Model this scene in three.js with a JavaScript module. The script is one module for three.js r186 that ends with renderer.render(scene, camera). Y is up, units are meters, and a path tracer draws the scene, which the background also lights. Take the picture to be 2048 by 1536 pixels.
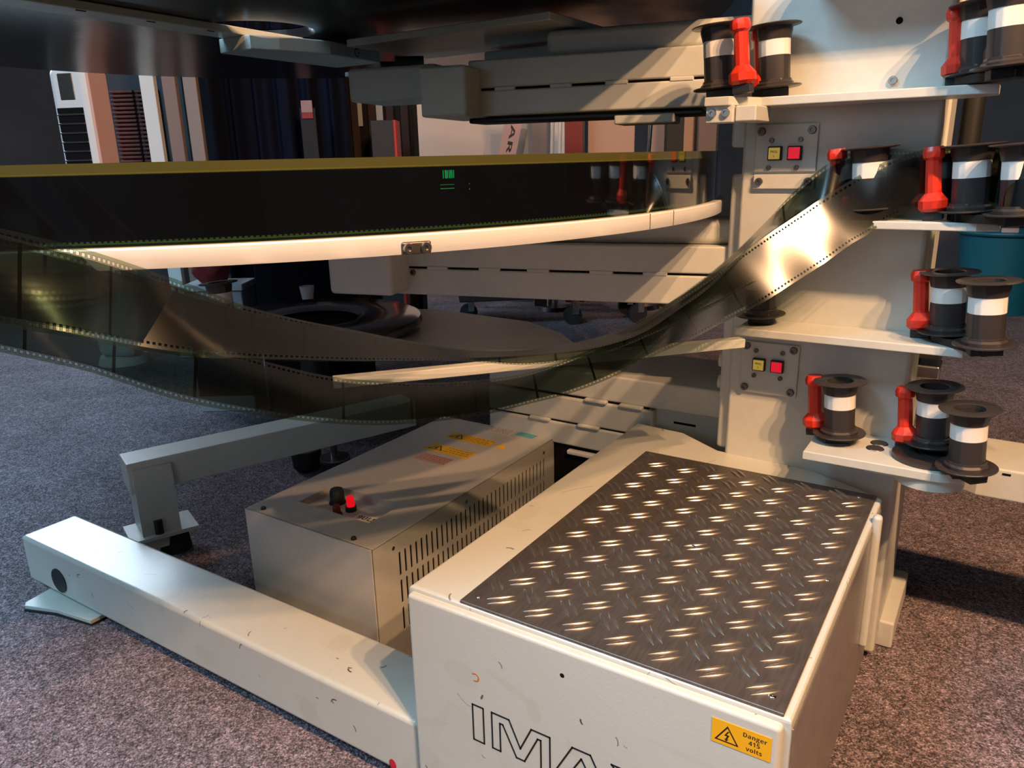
import * as THREE from 'three';
import { RoundedBoxGeometry } from 'three/addons/geometries/RoundedBoxGeometry.js';
import { mergeGeometries, toCreasedNormals } from 'three/addons/utils/BufferGeometryUtils.js';
import { RectAreaLightUniformsLib } from 'three/addons/lights/RectAreaLightUniformsLib.js';

/* ------------------------------------------------------------------ camera, lights, exposure */
RectAreaLightUniformsLib.init();
const scene = new THREE.Scene();
scene.background = new THREE.Color(0x000000);
const D2R = Math.PI / 180;
const camera = new THREE.PerspectiveCamera(2 * Math.atan(768 / 1525.46) / D2R, 4 / 3, 0.02, 40);
{
  const p = 16.444 * D2R, roll = -1.344 * D2R, yaw = -33.125 * D2R;
  const fwd = new THREE.Vector3(Math.sin(yaw) * Math.cos(p), -Math.sin(p), -Math.cos(yaw) * Math.cos(p));
  const right = new THREE.Vector3(Math.cos(yaw), 0, Math.sin(yaw));
  const up = new THREE.Vector3().crossVectors(right, fwd);
  const r = right.clone().multiplyScalar(Math.cos(roll)).addScaledVector(up, Math.sin(roll));
  const u = up.clone().multiplyScalar(Math.cos(roll)).addScaledVector(right, -Math.sin(roll));
  camera.quaternion.setFromRotationMatrix(new THREE.Matrix4().makeBasis(r, u, fwd.clone().negate()));
  camera.position.set(0, 0.74, 0);
}
const renderer = new THREE.WebGLRenderer({ antialias: true });
renderer.toneMapping = THREE.LinearToneMapping;
renderer.toneMappingExposure = 1.0;
renderer.shadowMap.enabled = true;

const WARM = new THREE.Color().setRGB(1.0, 0.57, 0.29);
const WARM2 = new THREE.Color().setRGB(1.0, 0.74, 0.55);
const COOL = new THREE.Color().setRGB(0.42, 0.78, 1.06);
const SOFT = new THREE.Color().setRGB(1.0, 0.93, 0.86);
const NEUTRAL = new THREE.Color().setRGB(1.0, 0.84, 0.66);
const DAY = new THREE.Color().setRGB(0.68, 0.84, 1.0);
const SPOTS = [[0.78, 2.27, 0.12, 10.5], [0.99, 2.13, 0.07, 10.5], [1.135, 2.02, 0.03, 10.5]];
const UNSEEN_PANELS = [[-1.8, 3.18, 1.3, 19, COOL], [-0.2, 3.18, 0.9, 1.8, NEUTRAL]];
const UNSEEN_WINDOW = { x: -4.58, y: 1.90, z: -1.9, h: 0.92, w: 1.5, power: 4 };

/* ------------------------------------------------------------------ helpers */
let seed = 7;
const rnd = () => { seed = (seed * 1664525 + 1013904223) >>> 0; return seed / 4294967296; };
const counts = {};
function numbered(n) { const k = counts[n] = (counts[n] ?? -1) + 1; return k ? `${n}_${String(k).padStart(3, '0')}` : n; }
function tag(o, label, category, group, kind) {
  if (label) o.userData.label = label;
  if (category) o.userData.category = category;
  if (group) o.userData.group = group;
  if (kind) o.userData.kind = kind;
  return o;
}
function thing(name, label, category, pos = [0, 0, 0], turn = 0, group) {
  const o = new THREE.Group(); o.name = numbered(name); scene.add(o);
  o.position.set(...pos); o.rotation.y = turn;
  return tag(o, label, category, group);
}
function part(parent, name, geo, mat, pos, rot) {
  const m = new THREE.Mesh(geo, mat); m.name = name; m.castShadow = m.receiveShadow = true;
  if (pos) m.position.set(...pos);
  if (rot) m.rotation.set(...rot);
  parent.add(m); return m;
}
function struct(name, geo, mat, pos, rot) {
  const m = part(scene, name, geo, mat, pos, rot); m.userData.kind = 'structure'; m.userData.label = name.replace(/_/g, ' ') + ' of the projection room'; return m;
}
// metric box-projected uv on any geometry
function uvm(geo) {
  const g = geo.index ? geo.toNonIndexed() : geo;
  const p = g.attributes.position, n = g.attributes.normal, uv = new Float32Array(p.count * 2);
  for (let i = 0; i < p.count; i += 3) {
    let ax = 0, ay = 0, az = 0;
    for (let k = 0; k < 3; k++) { ax += Math.abs(n.getX(i + k)); ay += Math.abs(n.getY(i + k)); az += Math.abs(n.getZ(i + k)); }
    for (let k = 0; k < 3; k++) {
      const x = p.getX(i + k), y = p.getY(i + k), z = p.getZ(i + k);
      const [a, b] = ay >= ax && ay >= az ? [x, z] : ax >= az ? [z, y] : [x, y];
      uv[(i + k) * 2] = a; uv[(i + k) * 2 + 1] = b;
    }
  }
  g.setAttribute('uv', new THREE.BufferAttribute(uv, 2));
  return g;
}
const rbox = (w, h, d, r = 0.002, s = 2) => uvm(new RoundedBoxGeometry(w, h, d, s, Math.min(r, w / 2.01, h / 2.01, d / 2.01)));
const span = (x0, x1, y0, y1, z0, z1, r) => rbox(x1 - x0, y1 - y0, z1 - z0, r).translate((x0 + x1) / 2, (y0 + y1) / 2, (z0 + z1) / 2);
const cyl = (r0, r1, h, s = 32, open = false) => new THREE.CylinderGeometry(r0, r1, h, s, 1, open);
const lathe = (pts, s = 40) => toCreasedNormals(new THREE.LatheGeometry(pts.map(([x, y]) => new THREE.Vector2(x, y)), s), 0.6);
const merge = (list) => mergeGeometries(list.map((g) => { const q = g.index ? g.toNonIndexed() : g; for (const k of Object.keys(q.attributes)) if (!['position', 'normal', 'uv'].includes(k)) q.deleteAttribute(k); return q; }));
// extruded outline in the xz plane, from y0 to y1
function slab(pts, y0, y1, bevel = 0.003, holes = []) {
  const s = new THREE.Shape(pts.map(([x, z]) => new THREE.Vector2(x, -z)));
  for (const h of holes) s.holes.push(new THREE.Path(h.map(([x, z]) => new THREE.Vector2(x, -z))));
  const g = new THREE.ExtrudeGeometry(s, { depth: y1 - y0 - 2 * bevel, bevelEnabled: bevel > 0, bevelThickness: bevel, bevelSize: bevel, bevelOffset: -bevel, bevelSegments: 3, curveSegments: 16 });
  g.rotateX(-Math.PI / 2); g.translate(0, y0 + bevel, 0);
  return uvm(g);
}
function canvas(w, h, draw, srgb = true) {
  const c = document.createElement('canvas'); c.width = w; c.height = h;
  draw(c.getContext('2d'), w, h);
  const t = new THREE.CanvasTexture(c); if (srgb) t.colorSpace = THREE.SRGBColorSpace;
  t.wrapS = t.wrapT = THREE.RepeatWrapping; t.anisotropy = 8; t.magFilter = THREE.LinearFilter; return t;
}
function data(n, fn, srgb) {
  const a = new Uint8Array(n * n * 4);
  for (let y = 0; y < n; y++) for (let x = 0; x < n; x++) { const c = fn(x, y); const i = (y * n + x) * 4; a[i] = c[0]; a[i + 1] = c[1]; a[i + 2] = c[2]; a[i + 3] = 255; }
  const t = new THREE.DataTexture(a, n, n); t.wrapS = t.wrapT = THREE.RepeatWrapping; t.magFilter = THREE.LinearFilter; t.minFilter = THREE.LinearMipmapLinearFilter; t.generateMipmaps = true;
  if (srgb) t.colorSpace = THREE.SRGBColorSpace; t.needsUpdate = true; return t;
}
// periodic value noise
function noise(n, cells) {
  const g = new Float32Array(cells * cells).map(() => rnd());
  return (x, y) => {
    const fx = x / n * cells, fy = y / n * cells, ix = Math.floor(fx), iy = Math.floor(fy);
    const sx = (fx - ix) ** 2 * (3 - 2 * (fx - ix)), sy = (fy - iy) ** 2 * (3 - 2 * (fy - iy));
    const v = (a, b) => g[((b % cells) + cells) % cells * cells + ((a % cells) + cells) % cells];
    return (v(ix, iy) * (1 - sx) + v(ix + 1, iy) * sx) * (1 - sy) + (v(ix, iy + 1) * (1 - sx) + v(ix + 1, iy + 1) * sx) * sy;
  };
}
const rep = (t, k) => { t.repeat.set(1 / k, 1 / k); return t; };
const M = (o) => new THREE.MeshStandardMaterial(o);
const P = (o) => new THREE.MeshPhysicalMaterial(o);
const lin = (r, g, b) => new THREE.Color().setRGB(r, g, b);

/* ------------------------------------------------------------------ materials */
const peel = (() => { const a = noise(256, 64), b = noise(256, 24); return rep(data(256, (x, y) => { const v = 120 + 90 * (a(x, y) - 0.5) + 60 * (b(x, y) - 0.5); return [v, v, v]; }), 0.12); })();
const mottle = (() => { const a = noise(512, 9), b = noise(512, 60); return rep(data(512, (x, y) => { const v = 246 + 10 * (a(x, y) - 0.5) + 6 * (b(x, y) - 0.5); return [v, v, v - 2]; }, true), 0.5); })();
const worn = (() => {
  const t = canvas(1024, 1024, (c, w, h) => {
    c.fillStyle = '#f7f7f4'; c.fillRect(0, 0, w, h);
    for (let i = 0; i < 60; i++) { c.fillStyle = `rgba(225,220,205,${0.1 + 0.15 * rnd()})`; c.beginPath(); c.ellipse(rnd() * w, rnd() * h, 20 + 50 * rnd(), 6 + 20 * rnd(), rnd() * 3, 0, 7); c.fill(); }
    for (let i = 0; i < 46; i++) {
      const x = rnd() * w, y = rnd() * h, l = 3 + 10 * rnd(), a = rnd() * 6.3; c.strokeStyle = `rgba(60,50,42,${0.5 + 0.4 * rnd()})`; c.lineWidth = 1 + 2.4 * rnd();
      c.beginPath(); c.moveTo(x, y); c.quadraticCurveTo(x + l * Math.cos(a), y + l * Math.sin(a), x + 1.6 * l * Math.cos(a + 0.5), y + 1.6 * l * Math.sin(a + 0.5)); c.stroke();
    }
    for (let i = 0; i < 9; i++) { const x = rnd() * w, y = rnd() * h, a = rnd() * 6.3, l = 30 + 60 * rnd(); c.strokeStyle = 'rgba(90,75,60,.55)'; c.lineWidth = 1.2; c.beginPath(); c.moveTo(x, y); c.quadraticCurveTo(x + l * .6 * Math.cos(a), y + l * .6 * Math.sin(a) + 8, x + l * Math.cos(a), y + l * Math.sin(a)); c.stroke(); }
  });
  return rep(t, 0.6);
})();
const PAINT = lin(0.60, 0.61, 0.57);
const mPaint = P({ color: PAINT, map: mottle, roughness: 0.42, bumpMap: peel, bumpScale: 0.00012, clearcoat: 0.12, clearcoatRoughness: 0.25 });
const mWorn = P({ color: PAINT, map: worn, roughness: 0.40, bumpMap: peel, bumpScale: 0.00016, clearcoat: 0.5, clearcoatRoughness: 0.16 });
const mRim = M({ color: lin(0.84, 0.86, 0.88), map: mottle, roughness: 0.35 });
const mUnder = P({ color: lin(0.012, 0.012, 0.014), roughness: 0.26 });
const mBlack = M({ color: lin(0.012, 0.012, 0.013), roughness: 0.5 });
const mHole = P({ color: lin(0.006, 0.006, 0.007), roughness: 0.95, specularIntensity: 0.2 });  // near-black colour painted in for the shade inside holes, slots and gaps
const mRubber = M({ color: lin(0.014, 0.014, 0.016), roughness: 0.8 });
const mRoller = P({ color: lin(0.050, 0.042, 0.040), roughness: 0.34, metalness: 0.25, clearcoat: 0.2, clearcoatRoughness: 0.3 });
const mRollerCore = P({ color: lin(0.028, 0.024, 0.024), roughness: 0.45 });
const mBand = M({ color: lin(0.70, 0.69, 0.66), roughness: 0.6 });
const mRed = P({ color: lin(0.62, 0.030, 0.012), roughness: 0.38, clearcoat: 0.15 });
const mSteel = M({ color: lin(0.42, 0.39, 0.36), roughness: 0.3, metalness: 1 });
const mDarkSteel = M({ color: lin(0.16, 0.14, 0.12), roughness: 0.38, metalness: 0.9 });
const mChrome = M({ color: lin(0.75, 0.74, 0.72), roughness: 0.12, metalness: 1 });
const brush = (() => { const a = noise(512, 160), b = noise(512, 14); return rep(data(512, (x, y) => { const v = 215 + 30 * (a(x * 1, y * 0.13) - 0.5) + 20 * (b(x, y) - 0.5); return [v, v, v]; }, true), 0.25); })();
const mTread = M({ color: lin(0.27, 0.235, 0.215), map: brush, roughness: 0.46, metalness: 0.8 });
const mTreadBar = M({ color: lin(0.52, 0.47, 0.42), roughness: 0.30, metalness: 0.95 });
const mCase = P({ color: lin(0.48, 0.47, 0.44), map: mottle, roughness: 0.33, clearcoat: 0.15, clearcoatRoughness: 0.3 });
const mBoxSide = M({ color: lin(0.42, 0.40, 0.38), map: brush, roughness: 0.28, metalness: 0.55 });
const carpetTex = (() => {
  const a = noise(1024, 420), b = noise(1024, 190), c = noise(1024, 60), e = noise(1024, 8);
  return data(1024, (x, y) => { const v = 0.62 * a(x, y) + 0.38 * b(x, y) + 0.16 * (c(x, y) - 0.5) + 0.10 * (e(x, y) - 0.5); const k = 46 + 190 * Math.max(0, v - 0.12); const s = a(x + 300, y + 77) > 0.82 ? 34 : 0; return [k + s, k * 0.95 + s, k * 0.98 + s]; }, true);
})();
const carpetBump = (() => { const a = noise(1024, 420), b = noise(1024, 150); return data(1024, (x, y) => { const v = 255 * (0.6 * a(x, y) + 0.4 * b(x, y)); return [v, v, v]; }); })();
carpetTex.repeat.set(1 / 0.62, 1 / 0.62); carpetBump.repeat.set(1 / 0.62, 1 / 0.62);
const mCarpet = P({ color: lin(0.86, 0.74, 0.79), map: carpetTex, bumpMap: carpetBump, bumpScale: 0.004, roughness: 0.97, sheen: 0.25, sheenRoughness: 0.7, sheenColor: lin(0.3, 0.28, 0.3) });
const wallTex = (() => { const a = noise(256, 6), b = noise(256, 50); return rep(data(256, (x, y) => { const v = 225 + 30 * (a(x, y) - 0.5) + 14 * (b(x, y) - 0.5); return [v, v, v]; }, true), 1.5); })();
const mWall = M({ color: lin(0.05, 0.058, 0.074), map: wallTex, roughness: 0.9 });
const mCeil = M({ color: lin(0.012, 0.011, 0.012), roughness: 0.95 });

/* ------------------------------------------------------------------ the room */
{
  const X0 = -4.6, X1 = 3.2, Z0 = -5.3, Z1 = 3.0, H = 3.3, T = 0.12;
  const fl = new THREE.BoxGeometry(X1 - X0 + 2 * T, 0.1, Z1 - Z0 + 2 * T); uvm(fl);
  struct('floor', uvm(fl.clone()), mCarpet, [(X0 + X1) / 2, -0.05, (Z0 + Z1) / 2]).userData.label = 'speckled grey purple carpet floor';
  struct('ceiling', uvm(fl.clone()), mCeil, [(X0 + X1) / 2, H + 0.05, (Z0 + Z1) / 2]).userData.label = 'dark ceiling above the machine';
  const wz = uvm(new THREE.BoxGeometry(X1 - X0 + 2 * T, H, T)), wx = uvm(new THREE.BoxGeometry(T, H, Z1 - Z0));
  struct('wall_back', wz, mWall, [(X0 + X1) / 2, H / 2, Z0 - T / 2]);
  struct('wall_front', wz.clone(), mWall, [(X0 + X1) / 2, H / 2, Z1 + T / 2]);
  struct('wall_right', wx.clone(), mWall, [X1 + T / 2, H / 2, (Z0 + Z1) / 2]);
  struct('wall_left', wx, mWall, [X0 - T / 2, H / 2, (Z0 + Z1) / 2]);
  // unseen cool window on the left wall, placed to gloss the beam end
  const W = UNSEEN_WINDOW, g = new THREE.Group(); g.name = 'unseen_window_1'; g.position.set(W.x, W.y, W.z); scene.add(g); g.userData = { kind: 'structure', label: 'unseen cool window in the left wall, placed to put a sheen on the beam end' };
  const fr = [];
  for (const s of [-1, 1]) { fr.push(new THREE.BoxGeometry(0.05, W.h + 0.1, 0.05).translate(0.01, 0, s * (W.w / 2 + 0.025))); fr.push(new THREE.BoxGeometry(0.05, 0.05, W.w).translate(0.01, s * (W.h / 2 + 0.025), 0)); }
  part(g, 'unseen_light_frame', merge(fr), mBand);
  part(g, 'unseen_light_pane', new THREE.BoxGeometry(0.006, W.h, W.w), M({ color: 0xdde6f0, emissive: DAY, emissiveIntensity: W.power * 3, roughness: 0.4 }), [0, 0, 0]);
  const l = new THREE.RectAreaLight(DAY, W.power, W.w, W.h); l.position.set(W.x + 0.03, W.y, W.z); l.lookAt(W.x + 2, W.y, W.z); scene.add(l);
  { // added fill light on the wall behind the camera, shaped as a window
    const w2 = { x: -0.7, y: 1.55, z: Z1 - 0.02, w: 2.0, h: 1.2 }, g2 = new THREE.Group(); g2.name = 'added_fill_light_2'; g2.position.set(w2.x, w2.y, w2.z); scene.add(g2); g2.userData = { kind: 'structure', label: 'added fill light on the wall behind the camera' };
    const f2 = []; for (const s of [-1, 1]) { f2.push(new THREE.BoxGeometry(0.05, w2.h + 0.1, 0.05).translate(s * (w2.w / 2 + 0.025), 0, -0.01)); f2.push(new THREE.BoxGeometry(w2.w, 0.05, 0.05).translate(0, s * (w2.h / 2 + 0.025), -0.01)); }
    part(g2, 'unseen_light_frame', merge(f2), mBand);
    part(g2, 'unseen_light_pane', new THREE.BoxGeometry(w2.w, w2.h, 0.006), M({ color: 0xdde6f0, emissive: SOFT, emissiveIntensity: 0.3, roughness: 0.4 }));
    const l2 = new THREE.RectAreaLight(SOFT, 0.5, w2.w, w2.h); l2.position.set(w2.x, w2.y, w2.z - 0.03); l2.lookAt(w2.x, w2.y, 0); scene.add(l2);
  }
  // ceiling panels out of view, placed to light the box front and column
  UNSEEN_PANELS.forEach(([x, y, z, I, tint], i) => {
    const t = thing('unseen_ceiling_panel', ['unseen cool white ceiling light panel farther left, placed to light the box front', 'unseen warm white ceiling light panel above the camera, placed to light the column'][i], 'ceiling light', [x, y, z]);
    part(t, 'housing', rbox(1.64, 0.06, 1.64, 0.01), mBand, [0, 0.045, 0]);
    part(t, 'diffuser', rbox(1.6, 0.012, 1.6, 0.004), M({ color: 0xffffff, emissive: tint, emissiveIntensity: I * 0.1, roughness: 0.5 }), [0, 0.009, 0]);
    const a = new THREE.RectAreaLight(tint, I, 1.58, 1.58); a.position.set(x, y - 0.005, z); a.lookAt(x, 0, z); scene.add(a);
  });
  // warm track spotlights
  const tr = thing('lighting_track', 'black ceiling lighting track carrying the spotlights', 'lighting track', [0.96, 3.1, 0.075]);
  part(tr, 'rail', rbox(0.7, 0.04, 0.16, 0.004), mBlack, [0, 0, 0]);
  for (const s of [-0.3, 0.3]) part(tr, 'hanger', cyl(0.006, 0.006, 0.18, 8), mBlack, [s, 0.11, 0]);
  const target = new THREE.Vector3(-0.62, 0.35, -0.95);
  SPOTS.forEach(([x, y, z, I], i) => {
    const t = thing('track_spotlight', ['black track spotlight, nearest the machine', 'black track spotlight, middle of the three', 'black track spotlight, farthest right of the three'][i], 'spotlight', [x, y, z]);
    const dir = target.clone().sub(t.position).normalize();
    const q = new THREE.Quaternion().setFromUnitVectors(new THREE.Vector3(0, -1, 0), dir);
    const can = part(t, 'can', lathe([[0.0, 0.13], [0.045, 0.125], [0.05, 0.1], [0.05, 0.02], [0.046, 0.02], [0.046, 0.1]]), mBlack); can.quaternion.copy(q);
    const len = part(t, 'lens', cyl(0.044, 0.044, 0.006, 32), M({ color: 0xfff1dd, emissive: WARM, emissiveIntensity: 30 })); len.position.copy(dir).multiplyScalar(-0.028); len.quaternion.copy(q);
    part(t, 'drop_rod', cyl(0.008, 0.008, 3.08 - y - 0.1, 8), mBlack, [0, (3.08 - y + 0.1) / 2, 0]);
    const s = new THREE.SpotLight(WARM, I, 0, 0.85, 0.35, 2); s.position.copy(t.position).addScaledVector(dir, 0.01); s.target.position.copy(target); s.castShadow = true; s.shadow.radius = 1.1; s.shadow.mapSize.set(2048, 2048);
    scene.add(s, s.target);
  });
}

{ // two ceiling spotlights out of view, placed to light the screen and back
  [[-1.0, 2.9, -1.6, -2.6, 1.0, -3.9, 9, 'unseen black ceiling spotlight, placed to light the pale screen'], [-0.4, 2.9, -2.4, -1.2, 0.4, -4.2, 8, 'unseen black ceiling spotlight, placed to light the back of the room']].forEach(([x, y, z, tx, ty, tz, I, lab]) => {
    const t = thing('unseen_ceiling_spotlight', lab, 'spotlight', [x, y, z]);
    const target = new THREE.Vector3(tx, ty, tz), dir = target.clone().sub(t.position).normalize(), q = new THREE.Quaternion().setFromUnitVectors(new THREE.Vector3(0, -1, 0), dir);
    part(t, 'can', lathe([[0.0, 0.13], [0.045, 0.125], [0.05, 0.1], [0.05, 0.02], [0.046, 0.02], [0.046, 0.1]]), mBlack).quaternion.copy(q);
    const l = part(t, 'lens', cyl(0.044, 0.044, 0.006, 32), M({ color: 0xfff1dd, emissive: WARM2, emissiveIntensity: 20 })); l.position.copy(dir).multiplyScalar(-0.028); l.quaternion.copy(q);
    part(t, 'drop_rod', cyl(0.008, 0.008, 0.30, 8), mBlack, [0, 0.25, 0]);
    const s = new THREE.SpotLight(WARM2, I, 0, 0.36, 0.5, 2); s.position.copy(t.position).addScaledVector(dir, 0.01); s.target.position.copy(target); s.castShadow = true; s.shadow.radius = 1.5; scene.add(s, s.target);
  });
}

/* ------------------------------------------------------------------ step box with tread plate */
const FRONT = -0.553;
{
  const t = thing('step_box', 'pale grey step box with metal tread plate top and outlined front lettering', 'step box', [0, 0, 0]);
  part(t, 'body', slab([[-0.508, -0.561], [-0.098, -0.561], [-0.098, -1.055], [-0.112, -1.066], [-0.20, -1.112], [-0.345, -1.122], [-0.421, -1.172], [-0.508, -1.18]], 0.045, 0.29, 0.004), mWorn);
  part(t, 'front_panel', span(-0.506, -0.104, 0.047, 0.2845, -0.566, FRONT, 0.0045), mWorn);
  part(t, 'side_panel', span(-0.1005, -0.0965, 0.047, 0.278, -1.05, -0.566, 0.0015), mBoxSide).userData.label = 'brushed metal side panel';
  part(t, 'edge_strip', span(-0.099, -0.0875, 0.11, 0.30, -0.985, -0.972, 0.005), mPaint);
  part(t, 'orange_label', span(-0.0968, -0.0955, 0.20, 0.27, -1.045, -1.0, 0.0004), M({ color: 0xd87a10, roughness: 0.5 }));
  part(t, 'plinth', span(-0.46, -0.14, 0, 0.045, -1.06, -0.62, 0.002), mBlack);
  // tread plate
  const px0 = -0.440, px1 = -0.105, pz0 = -1.057, pz1 = -0.5625, py = 0.2925;
  const plate = part(t, 'tread_plate', span(px0, px1, 0.2885, py, pz0, pz1, 0.0012), mTread);
  plate.userData.label = 'dark aluminium tread plate';
  // lens shaped raised bar
  const bar = (() => {
    const L = 0.032, W = 0.0062, Hh = 0.0022, NU = 12, NV = 8, pos = [], idx = [];
    for (let i = 0; i <= NU; i++) for (let j = 0; j <= NV; j++) {
      const u = i / NU * 2 - 1, v = j / NV * 2 - 1, w = W / 2 * (1 - u * u);
      pos.push(u * L / 2, Hh * Math.pow(1 - u * u, 0.85) * Math.sqrt(Math.max(0, 1 - v * v)), v * w);
    }
    for (let i = 0; i < NU; i++) for (let j = 0; j < NV; j++) { const a = i * (NV + 1) + j, b = a + NV + 1; idx.push(a, a + 1, b, a + 1, b + 1, b); }
    const g = new THREE.BufferGeometry(); g.setAttribute('position', new THREE.Float32BufferAttribute(pos, 3)); g.setIndex(idx); g.computeVertexNormals(); return g;
  })();
  const spots = [];
  for (let i = -8; i < 8; i++) for (let j = -6; j < 16; j++) for (const k of [0, 1]) {
    const cx = -0.2184 + 0.0458 * i - (k ? 0.0233 : 0), cz = -1.0137 + 0.0428 * j - (k ? 0.0232 : 0), a = k ? -45 * D2R : 41 * D2R;
    for (const s of [-1, 1]) {
      const ox = Math.sin(a) * 0.0046 * s, oz = Math.cos(a) * 0.0046 * s;
      const x = cx + ox, z = cz + oz, ex = Math.abs(Math.cos(a)) * 0.013, ez = Math.abs(Math.sin(a)) * 0.013;
      if (x - ex < px0 || x + ex > px1 || z - ez < pz0 || z + ez > pz1) continue;
      spots.push([x, z, a]);
    }
  }
  spots.sort((p, q) => q[1] - p[1]);
  const far = [];
  spots.forEach(([x, z, a], i) => {
    if (i < 300) part(plate, 'tread_bar', bar, mTreadBar, [x, py - 0.0001, z], [0, a, 0]);
    else far.push(bar.clone().rotateY(a).translate(x, py - 0.0001, z));
  });
  if (far.length) part(plate, 'far_tread_bars', merge(far.map((g) => { g.setAttribute('uv', new THREE.Float32BufferAttribute(new Float32Array(g.attributes.position.count * 2), 2)); return g; })), mTreadBar).userData.kind = 'stuff';
  for (const [x, z] of [[-0.426, -0.578], [-0.119, -0.58], [-0.425, -1.043], [-0.125, -1.04], [-0.27, -0.80], [-0.30, -0.80], [-0.118, -0.80]])
    part(plate, 'rivet', new THREE.SphereGeometry(0.0034, 14, 8, 0, 6.3, 0, 1.57).scale(1, 0.5, 1), mChrome, [x, py, z]);
  // outlined letters on the front: I M A X
  const K = 0.1302, TOP = 0.1758;
  const letters = {
    letter_i: [[[-0.4215, TOP], [-0.4075, TOP], [-0.4075, K], [-0.4215, K]]],
    letter_m: [[[-0.3965, TOP], [-0.3745, TOP], [-0.3610, 0.1455], [-0.3470, TOP], [-0.3250, TOP], [-0.3250, K], [-0.3358, K], [-0.3358, 0.1672], [-0.3395, 0.1672], [-0.3560, K + .0015], [-0.3660, K + .0015], [-0.3825, 0.1660], [-0.3862, 0.1660], [-0.3862, K], [-0.3965, K]]],
    letter_a: [[[-0.3230, K], [-0.2992, TOP], [-0.2790, TOP], [-0.2555, K], [-0.2690, K], [-0.2742, 0.1400], [-0.3040, 0.1400], [-0.3095, K]], [[-0.2990, 0.1485], [-0.2790, 0.1485], [-0.2890, 0.1665]]],
    letter_x: [[[-0.2560, TOP], [-0.2400, TOP], [-0.2280, 0.1610], [-0.2160, TOP], [-0.2000, TOP], [-0.2195, 0.1530], [-0.2000, K], [-0.2160, K], [-0.2280, 0.1450], [-0.2400, K], [-0.2560, K], [-0.2365, 0.1530]]],
  };
  const ink = M({ color: 0x0b0b0c, roughness: 0.5 });
  for (const [n, polys] of Object.entries(letters)) {
    const g = [];
    for (const poly of polys) poly.forEach((a, i) => {
      const b = poly[(i + 1) % poly.length], L = Math.hypot(b[0] - a[0], b[1] - a[1]);
      g.push(new THREE.BoxGeometry(L + 0.0018, 0.0018, 0.0003).rotateZ(Math.atan2(b[1] - a[1], b[0] - a[0])).translate((a[0] + b[0]) / 2, (a[1] + b[1]) / 2, FRONT + 0.0002));
    });
    part(t, n, merge(g), ink);
  }
  const dl = canvas(512, 244, (c, w, h) => {
    c.fillStyle = '#f0ae12'; c.fillRect(0, 0, w, h); c.strokeStyle = '#191614'; c.fillStyle = '#191614'; c.lineJoin = 'miter';
    c.lineWidth = 13; c.beginPath(); c.moveTo(138, 50); c.lineTo(232, 205); c.lineTo(40, 205); c.closePath(); c.stroke();
    c.beginPath(); c.moveTo(142, 92); c.lineTo(112, 145); c.lineTo(136, 145); c.lineTo(126, 176); c.lineTo(112, 170); c.lineTo(132, 200); c.lineTo(154, 172); c.lineTo(140, 176); c.lineTo(158, 130); c.lineTo(134, 130); c.lineTo(156, 92); c.fill();
    c.font = '600 60px sans-serif'; c.textAlign = 'center'; c.fillText('Danger', 372, 82); c.fillText('415', 372, 148); c.fillText('volts', 372, 214);
  });
  part(t, 'warning_label', new THREE.BoxGeometry(0.0508, 0.0242, 0.0004), [M({ color: 0xf0ae12 }), M({ color: 0xf0ae12 }), M({ color: 0xf0ae12 }), M({ color: 0xf0ae12 }), M({ map: dl, roughness: 0.4 }), M({ color: 0xf0ae12 })], [-0.1360, 0.2605, FRONT + 0.0003]).userData.label = 'yellow Danger 415 volts label';
  const rust = M({ color: 0xb9772a, roughness: 0.8 });
  part(t, 'chipped_paint_mark', new THREE.TorusGeometry(0.0045, 0.0009, 6, 18, 4.4).scale(1, 1, 0.15), rust, [-0.4165, 0.2115, FRONT + 0.0001], [0, 0, -2.0]);
  part(t, 'chipped_paint_mark', new THREE.SphereGeometry(0.004, 10, 6).scale(0.35, 1, 0.06), M({ color: 0x6b5b46, roughness: 0.8 }), [-0.4085, 0.190, FRONT], [0, 0, -0.4]);
  part(t, 'screw_hole', new THREE.SphereGeometry(0.0026, 10, 6).scale(1, 1, 0.1), mHole, [-0.3105, 0.2555, FRONT]);
}

/* ------------------------------------------------------------------ front base beam */
{
  const t = thing('base_beam', 'long pale box section base beam running left from the step box', 'beam', [0, 0, 0]);
  part(t, 'tube', span(-1.431, -0.509, 0.020, 0.108, -0.658, -0.5575, 0.007), mWorn);
  part(t, 'dark_hole_disc', cyl(0.0225, 0.0225, 0.003, 36), mBlack, [-1.318, 0.051, -0.5572], [Math.PI / 2, 0, 0]);  // hole in the beam front, its dark inside painted as a black disc
  part(t, 'foot_plate', slab([[-1.40, -0.66], [-1.215, -0.66], [-1.215, -0.548], [-1.30, -0.535], [-1.362, -0.513], [-1.372, -0.52]], 0.004, 0.011, 0.001), mPaint);
  part(t, 'foot_pad', slab([[-1.40, -0.66], [-1.215, -0.66], [-1.215, -0.548], [-1.30, -0.533], [-1.362, -0.511], [-1.374, -0.52]], 0, 0.004, 0.0005), mRubber);
  part(t, 'foot_block', span(-1.37, -1.24, 0.011, 0.0205, -0.65, -0.57, 0.001), mBlack);
  part(t, 'foot_block', span(-0.70, -0.56, 0, 0.0205, -0.65, -0.60, 0.001), mBlack);
  part(t, 'red_mark', new THREE.SphereGeometry(0.006, 8, 6).scale(1, 1.3, 0.05), M({ color: 0xc01530 }), [-0.552, 0.029, -0.5575]);
}

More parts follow.
